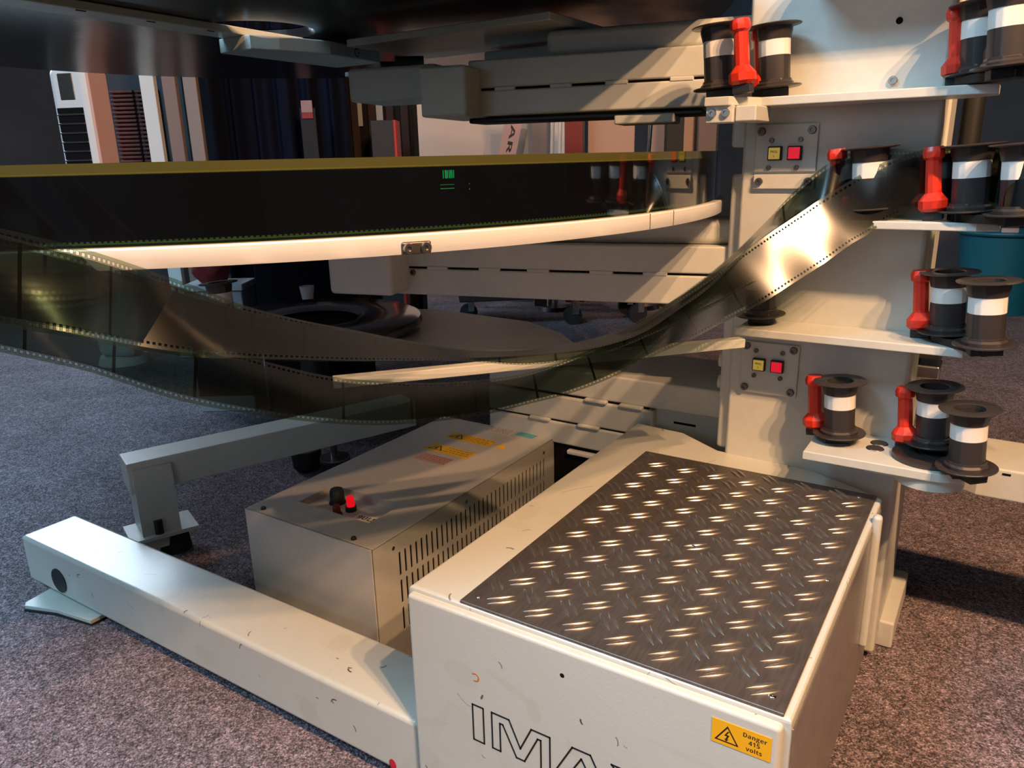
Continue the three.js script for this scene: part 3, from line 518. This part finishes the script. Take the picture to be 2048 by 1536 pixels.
  ribbon('film_strip', 'lowest hanging film strip sagging below the platter, bright highlight on its sprocket holed face', [before(FQ[0], FQ[1], 4), before(FQ[0], FQ[1], 1.5), ...FQ.slice(0, -1), [-.175, .706, -1.049, -.147, .642, -1.035], [-.148, .723, -1.054, -.131, .657, -1.045], [-.118, .735, -1.060, -.110, .667, -1.055], [-.083, .741, -1.074, -.081, .6713, -1.073], vert(-.045, -1.0825), vert(-.024, -1.066), vert(-.0185, -1.030), vert(-.011, -1.000), vert(.010, -.9925), vert(.06, -.992), vert(.16, -.98)]);
}

/* ------------------------------------------------------------------ roller shelves */
const shelf = (label, pts, y0, y1, extra) => { const t = thing('roller_shelf', label, 'shelf', [0, 0, 0]); part(t, 'plate', slab(pts, y0, y1, 0.0015), mPaint); if (extra) extra(t); return t; };
const rect = (x0, x1, z0, z1) => [[x0, z1], [x1, z1], [x1, z0], [x0, z0]];
const arcEnd = (x0, cx, cz, r, z0) => { const p = [[x0, z0], [x0, cz + r]]; for (let a = 90; a >= -60; a -= 15) p.push([cx + Math.cos(a * D2R) * r, cz + Math.sin(a * D2R) * r]); p.push([cx, z0]); return p.reverse(); };
shelf('topmost visible pale roller shelf on the column above the upper control panel', [[-0.345, -0.985], [-0.315, -0.985], [-0.29, -1.04], [-0.033, -1.04], [-0.033, -1.085], [-0.07, ZF], [-0.345, ZF]], 0.797, 0.808, (t) => {
  part(t, 'end_block', span(-0.345, -0.310, 0.777, 0.800, -1.02, -0.99, 0.002), mPaint);
  part(t, 'end_block', span(-0.309, -0.283, 0.778, 0.797, -1.06, -0.995, 0.002), mPaint);
  for (const x of [-0.336, -0.319]) part(t, 'socket_screw', bolt, mSteel, [x, 0.789, -0.990], [Math.PI / 2, 0, 0]);
});
shelf('pale roller shelf level with the film loop, behind the bright film strip', [[-0.20, -1.04], [-0.035, -1.04], [-0.012, -1.055], [-0.012, -1.09], [-0.07, ZF], [-0.20, ZF]], 0.647, 0.657);
shelf('pale roller shelf just above the lower control panel', [[-0.305, -1.04], [-0.03, -1.04], [-0.03, -1.085], [-0.07, ZF], [-0.305, ZF]], 0.497, 0.508);
shelf('lowest pale roller shelf with rounded end above the tread plate', arcEnd(-0.195, -0.045, -1.052, 0.045, ZF), 0.345, 0.357, (t) => {
  part(t, 'swivel_disc', cyl(0.041, 0.041, 0.014, 48), mPaint, [-0.048, 0.337, -1.052]);
  part(t, 'bracket_block', span(-0.128, -0.085, 0.318, 0.344, ZF, -1.07, 0.002), mPaint);
  for (const [x, z] of [[-0.115, -1.062], [-0.113, -1.085]]) part(t, 'countersunk_screw', lathe([[0, 0.0008], [0.003, 0.0008], [0.0105, 0.0012], [0.0115, 0], [0, 0]], 28), mDarkSteel, [x, 0.357, z]);
  part(t, 'pivot_disc', cyl(0.042, 0.042, 0.006, 48), mRoller, [-0.052, 0.360, -1.056]);
});
shelf('unseen pale roller shelf above the picture, shading the top of the column', [[-0.255, -1.03], [-0.033, -1.03], [-0.033, -1.085], [-0.07, ZF], [-0.255, ZF]], 0.946, 0.957);  // out of view, placed for the shade on the column top
{ // long guide arm from the middle shelf to the front left
  const t = thing('film_guide_plate', 'thin flat pale arm reaching from the column shelf under the hanging film', 'guide plate', [0, 0, 0]);
  const a = [-0.290, -1.005], b = [-0.64, -0.600], d = [b[0] - a[0], b[1] - a[1]], L = Math.hypot(...d), n = [-d[1] / L, d[0] / L];
  part(t, 'plate', slab([[a[0], a[1]], [b[0], b[1]], [b[0] + n[0] * -0.016, b[1] + n[1] * -0.016], [a[0] + n[0] * -0.016, a[1] + n[1] * -0.016]].reverse(), 0.492, 0.504, 0.001), mPaint);
}

/* ------------------------------------------------------------------ guide rollers and red film keepers */
const gFlangeB = lathe([[0.010, 0.0008], [0.033, 0.0030], [0.0336, 0.0024], [0.0336, 0.0012], [0.030, 0], [0.010, 0]], 56);
const gCollarB = lathe([[0.0, 0.002], [0.0235, 0.002], [0.0240, 0.006], [0.0215, 0.0085], [0.0212, 0.0108], [0, 0.0108]], 48);
const gCore = lathe([[0, 0.0105], [0.0195, 0.0105], [0.0195, 0.0392], [0, 0.0392]], 48);
const gBand = lathe([[0, 0.0390], [0.0197, 0.0390], [0.0197, 0.0585], [0, 0.0585]], 48);
const gNeck = lathe([[0, 0.0583], [0.0205, 0.0583], [0.0212, 0.0625], [0.0225, 0.068], [0.0225, 0.0735], [0.0168, 0.0735], [0.0166, 0.0600], [0, 0.0600]], 48);
const gFlangeT = lathe([[0.0165, 0.070], [0.0165, 0.0755], [0.0175, 0.0762], [0.0325, 0.0762], [0.0336, 0.0755], [0.033, 0.0745], [0.022, 0.0728], [0.0165, 0.070]], 56);
const gBore = cyl(0.0164, 0.0164, 0.002, 32);
function makeRoller() {
  const t = new THREE.Group(); t.name = 'guide_roller';
  part(t, 'lower_flange', gFlangeB, mRoller); part(t, 'lower_collar', gCollarB, mRoller); part(t, 'core', gCore, mRollerCore);
  part(t, 'white_band', gBand, mBand).userData.label = 'white band'; part(t, 'neck', gNeck, mRollerCore);
  const f = part(t, 'upper_flange', gFlangeT, mRoller); part(f, 'bore', gBore, mHole, [0, 0.0612, 0]);
  part(t, 'base_block', rbox(0.034, 0.011, 0.022, 0.001), mBlack, [0, -0.0055, 0]);
  return t;
}
const proto = makeRoller();
const GR = 'black film guide rollers with white bands';
[
  [[-0.342, 0.8195, -1.032], 'black and white guide roller leaning beside the frontmost red keeper, upper left of column', [0.0, 0.3, 0.07]],
  [[-0.284, 0.8195, -1.074], 'upright black and white guide roller in front of the column face, on the topmost shelf'],
  [[-0.056, 0.8195, -1.068], 'guide roller partly hidden behind another at the upper right corner'],
  [[-0.028, 0.8195, -1.004], 'guide roller cut by the upper right corner of the picture'],
  [[R5[0], 0.6685, R5[1]], 'guide roller inside the film loop, its white band half covered by film'],
  [[R6[0], 0.6685, R6[1]], 'guide roller behind dark film left of the right picture edge'],
  [[0.004, 0.6685, -1.015], 'guide roller behind dark film at the right picture edge'],
  [[-0.283, 0.5195, -1.082], 'guide roller seen dimly through the hanging film, left end of the middle shelf'],
  [[-0.052, 0.5195, -1.079], 'guide roller beside red keeper in front of the blue bin, left of the pair'],
  [[-0.009, 0.5195, -1.023], 'guide roller in front of the blue bin, right of the pair'],
  [[-0.162, 0.3685, -1.066], 'single guide roller on the left end of the lowest shelf'],
  [[-0.0505, 0.3745, -1.072], 'guide roller beside red keeper on the rounded end of the lowest shelf'],
  [[-0.008, 0.3685, -1.015], 'frontmost guide roller hanging off the lowest shelf end, nearest the right floor'],
  [[-1.165, 0.466, -0.85], 'guide roller standing under the platter near the hub ring'],
  [[-0.215, 0.9685, -1.074], 'guide roller above the picture, on the highest shelf'],  // this and the next are out of view, placed to shade the column
  [[-0.05, 0.9685, -1.05], 'guide roller above the picture, on the highest shelf right end'],
].forEach(([p, label, rot], i) => {
  const o = i ? proto.clone() : proto; o.name = numbered('guide_roller'); o.position.set(...p); if (rot) o.rotation.set(...rot);
  scene.add(o); o.userData = { label, category: 'roller', group: GR };
});
{ // support for the overhanging rollers
  for (const [x, y, z, lab] of [[-0.03, 0.513, -1.045, 'black roller base bar on the shelf in front of the blue bin'], [-0.022, 0.361, -1.03, 'black roller base bar on the lowest shelf end'], [-0.03, 0.6625, -1.04, 'black roller base bar on the shelf behind the dark film'], [-0.04, 0.8135, -1.03, 'black roller base bar at the upper right']]) {
    const t = thing('roller_base_bar', lab, 'base bar', [x, y, z], -0.8);
    part(t, 'bar', rbox(0.085, 0.0095, 0.024, 0.0015), mBlack); part(t, 'cap_screw', cyl(0.004, 0.004, 0.002, 12), mDarkSteel, [0, 0.005, 0]);
  }
}
const gKeeper = lathe([[0, 0], [0.0125, 0], [0.0165, 0.004], [0.0165, 0.013], [0.0092, 0.022], [0.0088, 0.060], [0.0118, 0.063], [0.0122, 0.070], [0.0102, 0.075], [0, 0.075]], 10);
const kProto = new THREE.Group(); part(kProto, 'post', gKeeper, mRed); part(kProto, 'foot', rbox(0.022, 0.010, 0.018, 0.001), mBlack, [0, -0.005, 0]);
[
  [[-0.303, 0.821, -1.000], 'bright red film keeper in front, between the two upper left rollers', [0.0, 0, 0.10]],
  [[-0.300, 0.819, -1.075], 'red film keeper in shadow behind the upright upper roller'],
  [[-0.078, 0.819, -1.075], 'red film keeper beside the rollers at the upper right corner'],
  [[-0.193, 0.668, -1.075], 'red film keeper whose cap shows left of the film loop roller'],
  [[-0.083, 0.668, -1.062], 'red film keeper whose cap shows left of the film covered rollers at right'],
  [[-0.082, 0.519, -1.088], 'red film keeper beside the rollers in front of the blue bin'],
  [[-0.196, 0.368, -1.080], 'red film keeper beside the single roller on the lowest shelf'],
  [[-0.082, 0.368, -1.078], 'red film keeper beside the roller on the rounded shelf end'],
].forEach(([p, label, rot], i) => { const o = i ? kProto.clone() : kProto; o.name = numbered('film_keeper'); o.position.set(...p); if (rot) o.rotation.set(...rot); scene.add(o); o.userData = { label, category: 'film keeper', group: 'red film keepers' }; });

/* ------------------------------------------------------------------ control panels on the column */
const btn = (txt, bg, fg) => canvas(128, 128, (c, w, h) => { c.fillStyle = bg; c.fillRect(0, 0, w, h); c.fillStyle = fg; c.textAlign = 'center'; c.font = '600 34px sans-serif'; c.fillText(txt[0], 64, 56); c.font = '600 30px sans-serif'; c.fillText(txt[1], 64, 104); });
function panel(label, x0, x1, y0, y1, by, bx, screws) {
  const t = thing('control_panel', label, 'control panel', [0, 0, 0]);
  part(t, 'plate', span(x0, x1, y0, y1, ZF, ZF + 0.004, 0.0012), mPaint);
  const ty = btn(['PROJ.', 'L'], '#d8b84a', '#1d1608'), trd = btn(['', ''], '#d8102c', '#a00818');
  for (const [x, tex, n, em] of [[bx, ty, 'yellow_button', 0.32], [bx + 0.026, trd, 'red_button', 0.75]]) {
    const b = part(t, n, rbox(0.0185, 0.0185, 0.007, 0.0012), mBlack, [x, by, ZF + 0.0065]);
    part(b, 'lit_button_cap', rbox(0.0158, 0.0158, 0.004, 0.0012), M({ color: n === 'red_button' ? 0xc0102a : 0xb99a3c, roughness: 0.3 }), [0, 0, 0.0025]);
    part(b, 'lit_button_legend', new THREE.PlaneGeometry(0.0148, 0.0148), M({ map: tex, emissiveMap: tex, emissive: 0xffffff, emissiveIntensity: em, roughness: 0.3 }), [0, 0, 0.0047]);
  }
  for (const [x, y, s] of screws) part(t, 'panel_screw', s ? bolt.clone().scale(1.05, 1, 1.05) : bolt.clone().scale(0.65, 0.7, 0.65), mDarkSteel, [x, y, ZF + 0.004], [Math.PI / 2, 0, 0]);
  return t;
}
panel('upper control panel with lit yellow and red square buttons beside the film loop', -0.314, -0.232, 0.7145, 0.777, 0.739, -0.286, [[-0.306, 0.768, 1], [-0.240, 0.768, 1], [-0.292, 0.756, 0], [-0.254, 0.756, 0], [-0.294, 0.720, 0], [-0.257, 0.720, 0]]);
panel('lower control panel with lit yellow and red square buttons above the tread plate', -0.315, -0.232, 0.396, 0.474, 0.441, -0.287, [[-0.307, 0.467, 1], [-0.240, 0.467, 1], [-0.307, 0.404, 1], [-0.240, 0.404, 1], [-0.293, 0.461, 0], [-0.255, 0.461, 0], [-0.294, 0.423, 0], [-0.256, 0.423, 0]]);
{
  const t = thing('cover_strip', 'narrow pale cover strip with screws under the upper control panel', 'cover strip', [0, 0, 0]);
  part(t, 'plate', span(-0.313, -0.232, 0.692, 0.7115, ZF, ZF + 0.006, 0.001), mPaint);
  for (const x of [-0.305, -0.240]) part(t, 'panel_screw', bolt, mDarkSteel, [x, 0.702, ZF + 0.006], [Math.PI / 2, 0, 0]);
}

/* ------------------------------------------------------------------ things standing behind */
const YAW = 33.1 * D2R;
{
  const t = thing('tower_fan', 'white and pink tower fan with dark louvred front', 'tower fan', [-2.90, 0, -1.63], 0.40);
  const mW = M({ color: lin(0.62, 0.62, 0.62), roughness: 0.4 }), mP = M({ color: lin(0.62, 0.36, 0.30), roughness: 0.5 });
  part(t, 'body', rbox(0.155, 1.06, 0.11, 0.03, 4), mW, [0, 0.56, 0]);
  part(t, 'side_cover', rbox(0.012, 1.03, 0.10, 0.005), mP, [0.074, 0.555, -0.004]);
  part(t, 'grille_recess', rbox(0.105, 0.84, 0.006, 0.002), mHole, [-0.004, 0.53, 0.054]);
  for (let i = 0; i < 26; i++) part(t, 'grille_slat', rbox(0.105, 0.005, 0.008, 0.001), mDarkSteel, [-0.004, 0.14 + i * 0.0315, 0.058], [0.4, 0, 0]);
  part(t, 'top_dial', rbox(0.06, 0.09, 0.01, 0.004), mDarkSteel, [-0.005, 1.02, 0.052]);
  part(t, 'base', cyl(0.085, 0.095, 0.03, 36), mW, [0, 0.015, 0]);
}
{
  const t = thing('louvred_rack', 'tall dark rack of stacked red brown ribs between fan and planks', 'rack', [-3.19, 0, -2.03], YAW);
  part(t, 'frame', rbox(0.36, 1.30, 0.10, 0.006), M({ color: lin(0.030, 0.030, 0.036), roughness: 0.6 }), [0.02, 0.65, -0.06]);
  const m = M({ color: lin(0.11, 0.028, 0.022), roughness: 0.6 });
  for (const x of [-0.052, 0.052]) for (let i = 0; i < 30; i++) part(t, 'rib', rbox(0.098, 0.0115, 0.03, 0.005, 1), m, [x, 0.57 + i * 0.0165, 0.0], [0.15, 0, 0]);
}
const board = (name, label, cat, x, z, w, h, d, col, o = {}) => {
  const t = thing(name, label, cat, [x, o.y ?? 0, z], o.turn ?? YAW); const m = M({ color: lin(...col), roughness: o.rough ?? 0.6, metalness: o.metal ?? 0, map: o.map ?? null });
  const b = part(t, 'panel', rbox(w, h, d, 0.004), m, [0, h / 2, 0], [0, 0, o.lean ?? 0]); if (o.edge) part(t, 'edge_strip', rbox(0.012, h, d + 0.006, 0.003), M({ color: lin(...o.edge), roughness: 0.5 }), [w / 2, h / 2, 0]);
  return t;
};
board('plank', 'white painted plank, leftmost of the boards beside the drape', 'plank', -2.735, -1.80, 0.052, 1.5, 0.03, [0.60, 0.60, 0.59]);
board('plank', 'brown plank in the middle of the boards beside the drape', 'plank', -2.70, -1.865, 0.050, 1.5, 0.03, [0.20, 0.13, 0.11]);
board('plank', 'pale narrow plank against the dark drape', 'plank', -2.66, -1.925, 0.050, 1.5, 0.03, [0.24, 0.18, 0.16]);
{
  const t = thing('drape', 'dark navy drape hanging behind the platter', 'drape', [-2.62, 0, -2.30], YAW);
  const g = new THREE.PlaneGeometry(0.56, 1.9, 80, 4), p = g.attributes.position;
  for (let i = 0; i < p.count; i++) p.setZ(i, 0.03 * Math.sin(p.getX(i) * 62) + 0.012 * Math.sin(p.getX(i) * 141 + 1));
  g.computeVertexNormals();
  part(t, 'cloth', g, P({ color: lin(0.006, 0.008, 0.018), roughness: 0.95, specularIntensity: 0.12, side: THREE.DoubleSide }), [0, 0.97, 0]);
  part(t, 'rail', cyl(0.012, 0.012, 0.6, 12), mBlack, [0, 1.92, 0], [0, 0, Math.PI / 2]);
}
{
  const t = thing('dark_cabinet', 'dark brown slatted cabinet right of the navy drape', 'cabinet', [-2.50, 0, -2.70], YAW);
  part(t, 'body', rbox(0.40, 1.5, 0.2, 0.004), P({ color: lin(0.010, 0.008, 0.008), roughness: 0.8, specularIntensity: 0.3 }), [0, 0.75, -0.10]);
  const m = P({ color: lin(0.030, 0.016, 0.014), roughness: 0.7, specularIntensity: 0.4 });
  for (const x of [-0.13, -0.055, 0.02, 0.10, 0.165]) part(t, 'door_slat', rbox(0.035, 1.46, 0.016, 0.003), m, [x, 0.75, 0.008]);
  for (const [x, w] of [[-0.032, 0.02], [0.055, 0.03]]) part(t, 'grey_inset', rbox(w, 0.15, 0.012, 0.002), M({ color: lin(0.30, 0.30, 0.28), roughness: 0.6 }), [x, 0.97, 0.012]);
}
{
  const t = thing('notice_stand', 'small pink and red notice on a dark stand beside the dark cabinet', 'notice', [-2.40, 0, -2.25], YAW);
  part(t, 'pink_card', rbox(0.044, 0.045, 0.004, 0.001), M({ color: lin(0.32, 0.19, 0.19), roughness: 0.8 }), [0, 0.955, 0.01]);
  part(t, 'red_card', rbox(0.044, 0.022, 0.004, 0.001), M({ color: lin(0.26, 0.03, 0.035), roughness: 0.8 }), [0, 0.921, 0.01]);
  part(t, 'backing_board', rbox(0.06, 0.95, 0.012, 0.002), M({ color: lin(0.012, 0.010, 0.012), roughness: 0.8 }), [0, 0.475, 0]);
  part(t, 'stand_base', rbox(0.16, 0.02, 0.12, 0.004), mBlack, [0, 0.01, 0]);
}
board('projection_screen', 'large blank pale screen behind the machine arm', 'screen', -2.80, -3.98, 1.25, 1.5, 0.04, [0.66, 0.58, 0.56]);
board('equipment_case', 'black case with red rounded edge before the pale screen', 'case', -2.28, -2.56, 0.10, 0.905, 0.12, [0.018, 0.013, 0.013], { edge: [0.5, 0.02, 0.015] });
{
  const tex = canvas(128, 512, (c, w, h) => { c.fillStyle = '#c39488'; c.fillRect(0, 0, w, h); c.save(); c.translate(72, 30); c.rotate(Math.PI / 2); c.fillStyle = '#2a1c18'; c.font = '600 52px sans-serif'; c.fillText('LARUS', 0, 20); c.restore(); });
  const t = thing('lettered_board', 'narrow pinkish board leaning right, dark lettering running down it', 'board', [-2.29, 0, -3.20], YAW);
  const b = part(t, 'panel', new THREE.BoxGeometry(0.085, 1.06, 0.02), [0, 1, 2, 3, 4, 5].map((i) => M(i === 4 ? { map: tex, roughness: 0.6 } : { color: 0xa87c70, roughness: 0.6 })), [0.11, 0.50, 0], [0, 0, -0.23]);
  b.userData.label = 'lettered face';
}
board('grey_panel', 'pale blue grey panel right of the lettered board', 'panel', -2.16, -3.47, 0.17, 1.08, 0.02, [0.36, 0.36, 0.38]);
board('brown_panel', 'brown rounded panel before the pale grey one', 'panel', -2.02, -3.41, 0.093, 1.05, 0.05, [0.19, 0.13, 0.11]);
{
  const t = thing('rod_stand', 'stand with two thin pale rods left of the red panel', 'rod stand', [-1.90, 0, -3.33], YAW);
  for (const [x, c] of [[-0.018, 0.5], [0.018, 0.72]]) part(t, 'rod', cyl(0.009, 0.009, 1.0, 12), M({ color: lin(c, c * 0.85, c * 0.75), roughness: 0.4 }), [x, 0.5, 0], [0, 0, -0.03]);
  part(t, 'base', cyl(0.07, 0.08, 0.02, 28), mBlack, [0, 0.01, 0]);
}
board('red_board', 'dark red upright panel with black edge', 'panel', -1.92, -3.57, 0.096, 1.05, 0.03, [0.17, 0.008, 0.008], { edge: [0.01, 0.01, 0.01] });
board('beige_panel', 'wide beige panel right of the red panel', 'panel', -1.81, -3.77, 0.24, 1.02, 0.02, [0.42, 0.25, 0.18]);
board('beige_panel', 'narrow beige panel left of the black post', 'panel', -1.60, -3.92, 0.13, 1.02, 0.02, [0.36, 0.22, 0.17]);
board('beige_panel', 'beige panel right of the black post', 'panel', -1.43, -3.90, 0.082, 1.02, 0.02, [0.44, 0.29, 0.23]);
board('brown_panel', 'dull brown panel nearest the column', 'panel', -1.325, -3.84, 0.093, 1.02, 0.04, [0.17, 0.11, 0.09], { edge: [0.01, 0.01, 0.01] });
board('black_post', 'broad black post between the beige panels', 'post', -1.43, -3.67, 0.083, 1.05, 0.06, [0.008, 0.008, 0.008]);
{ const t = thing('chrome_post', 'thin chrome post standing before the beige panels', 'post', [-1.53, 0, -3.57]); part(t, 'pole', cyl(0.009, 0.009, 0.90, 16), mChrome, [0, 0.45, 0], [0, 0, -0.05]); part(t, 'finial', new THREE.SphereGeometry(0.014, 16, 10), mChrome, [0.022, 0.90, 0]); part(t, 'base', cyl(0.08, 0.09, 0.02, 28), mChrome, [0, 0.01, 0]); }
{
  const t = thing('wheeled_trolley', 'low dark trolley on castors seen under the arm', 'trolley', [-1.60, 0, -3.20], YAW + 0.1);
  part(t, 'deck', rbox(0.9, 0.05, 0.26, 0.006), M({ color: lin(0.03, 0.018, 0.018), roughness: 0.6 }), [-0.2, 0.155, 0]);
  part(t, 'load', rbox(0.8, 0.3, 0.2, 0.01), M({ color: lin(0.022, 0.014, 0.013), roughness: 0.7 }), [-0.24, 0.33, -0.02]);
  for (const [x, z] of [[0.17, 0.10], [-0.13, 0.08], [0.17, -0.10], [-0.6, -0.10]]) {
    const c = part(t, 'castor', cyl(0.042, 0.042, 0.028, 28), mRubber, [x, 0.042, z], [Math.PI / 2, 0, 0.0]);
    part(c, 'castor_fork', rbox(0.03, 0.04, 0.09, 0.003), mChrome, [0.012, 0, -0.05]);
  }
}
{
  const t = thing('waste_bin', 'teal blue plastic bin on the carpet behind the column', 'bin', [-0.03, 0, -4.22]);
  const m = M({ color: lin(0.008, 0.14, 0.21), roughness: 0.42 });
  part(t, 'tub', lathe([[0, 0.006], [0.145, 0.006], [0.15, 0], [0.150, 0.01], [0.176, 0.34], [0.178, 0.42], [0.172, 0.42], [0.146, 0.02], [0, 0.02]], 64), m);
  part(t, 'rim', lathe([[0.174, 0.36], [0.194, 0.362], [0.198, 0.37], [0.196, 0.376], [0.178, 0.38], [0.180, 0.408], [0.204, 0.41], [0.206, 0.422], [0.200, 0.432], [0.170, 0.43]], 64), m);
  part(t, 'paper_label', new THREE.CylinderGeometry(0.1805, 0.180, 0.028, 12, 1, true, -0.05, 0.36), M({ color: 0xc9b9bb, roughness: 0.7, side: THREE.DoubleSide }), [0, 0.394, 0]);
}
{
  const t = thing('wall_cabinet', 'large dull brown cabinet behind the column at right', 'cabinet', [0.25, 0, -4.95], 0);
  const m = M({ color: lin(0.105, 0.085, 0.085), map: wallTex, roughness: 0.75 });
  part(t, 'body', rbox(1.5, 2.2, 0.4, 0.006), m, [0, 1.1, 0]);
  part(t, 'door', rbox(0.73, 2.1, 0.02, 0.004), m, [-0.37, 1.1, 0.21]); part(t, 'door', rbox(0.73, 2.1, 0.02, 0.004), m, [0.37, 1.1, 0.21]);
}
{
  const t = thing('red_bag', 'dark red bag lying on the white carton under the platter', 'bag', [-2.02, 0.40, -1.45], YAW);
  const g = new THREE.IcosahedronGeometry(0.07, 4), p = g.attributes.position; for (let i = 0; i < p.count; i++) { const v = new THREE.Vector3().fromBufferAttribute(p, i), s = 1 + 0.09 * Math.sin(v.x * 70) * Math.cos(v.y * 60 + 1); p.setXYZ(i, v.x * s * 0.8, Math.max(-0.045, v.y * s * 0.8), v.z * s * 0.7); } g.computeVertexNormals();
  part(t, 'sack', g, M({ color: lin(0.16, 0.006, 0.008), roughness: 0.8 }), [0, 0.045, 0]);
  part(t, 'handle', new THREE.TorusGeometry(0.02, 0.006, 8, 24, Math.PI), M({ color: lin(0.12, 0.006, 0.008), roughness: 0.8 }), [0, 0.095, 0]);
}
{
  const t = thing('white_carton', 'white carton with dark band under the red bag', 'carton', [-2.02, 0, -1.47], YAW);
  part(t, 'carton_body', rbox(0.17, 0.38, 0.12, 0.004), M({ color: lin(0.30, 0.30, 0.32), roughness: 0.7 }), [0, 0.19, 0]);
  part(t, 'lid', rbox(0.18, 0.02, 0.13, 0.003), M({ color: lin(0.4, 0.4, 0.41), roughness: 0.7 }), [0, 0.39, 0]);
  part(t, 'dark_band', rbox(0.172, 0.14, 0.122, 0.004), mBlack, [0, 0.12, 0]);
}
{
  const t = thing('navy_crate', 'dark navy crate under the platter beside the arm block', 'crate', [-1.83, 0, -1.68], YAW);
  part(t, 'box', rbox(0.30, 0.50, 0.24, 0.006), P({ color: lin(0.006, 0.007, 0.013), roughness: 0.8, specularIntensity: 0.3 }), [0, 0.25, 0]);
  part(t, 'lid', rbox(0.31, 0.03, 0.25, 0.006), M({ color: lin(0.008, 0.009, 0.016), roughness: 0.7 }), [0, 0.51, 0]);
}
{
  const t = thing('white_cup_and_glint', 'small white cup shape beside the navy crate, standing also for a glint on the hub ring', 'cup', [-1.67, 0.36, -1.50]);  // white shape stands for a pale thing and a glint on the hub ring
  const m = M({ color: lin(0.6, 0.6, 0.62), roughness: 0.5 });
  part(t, 'cup_body', lathe([[0, 0], [0.014, 0], [0.021, 0.045], [0.019, 0.045], [0.012, 0.004], [0, 0.004]]), m);
  part(t, 'cup_stand', cyl(0.03, 0.05, 0.36, 24), mBlack, [0, -0.18, 0]);
}
proto.traverse((o) => { o.castShadow = true; });
renderer.render(scene, camera);
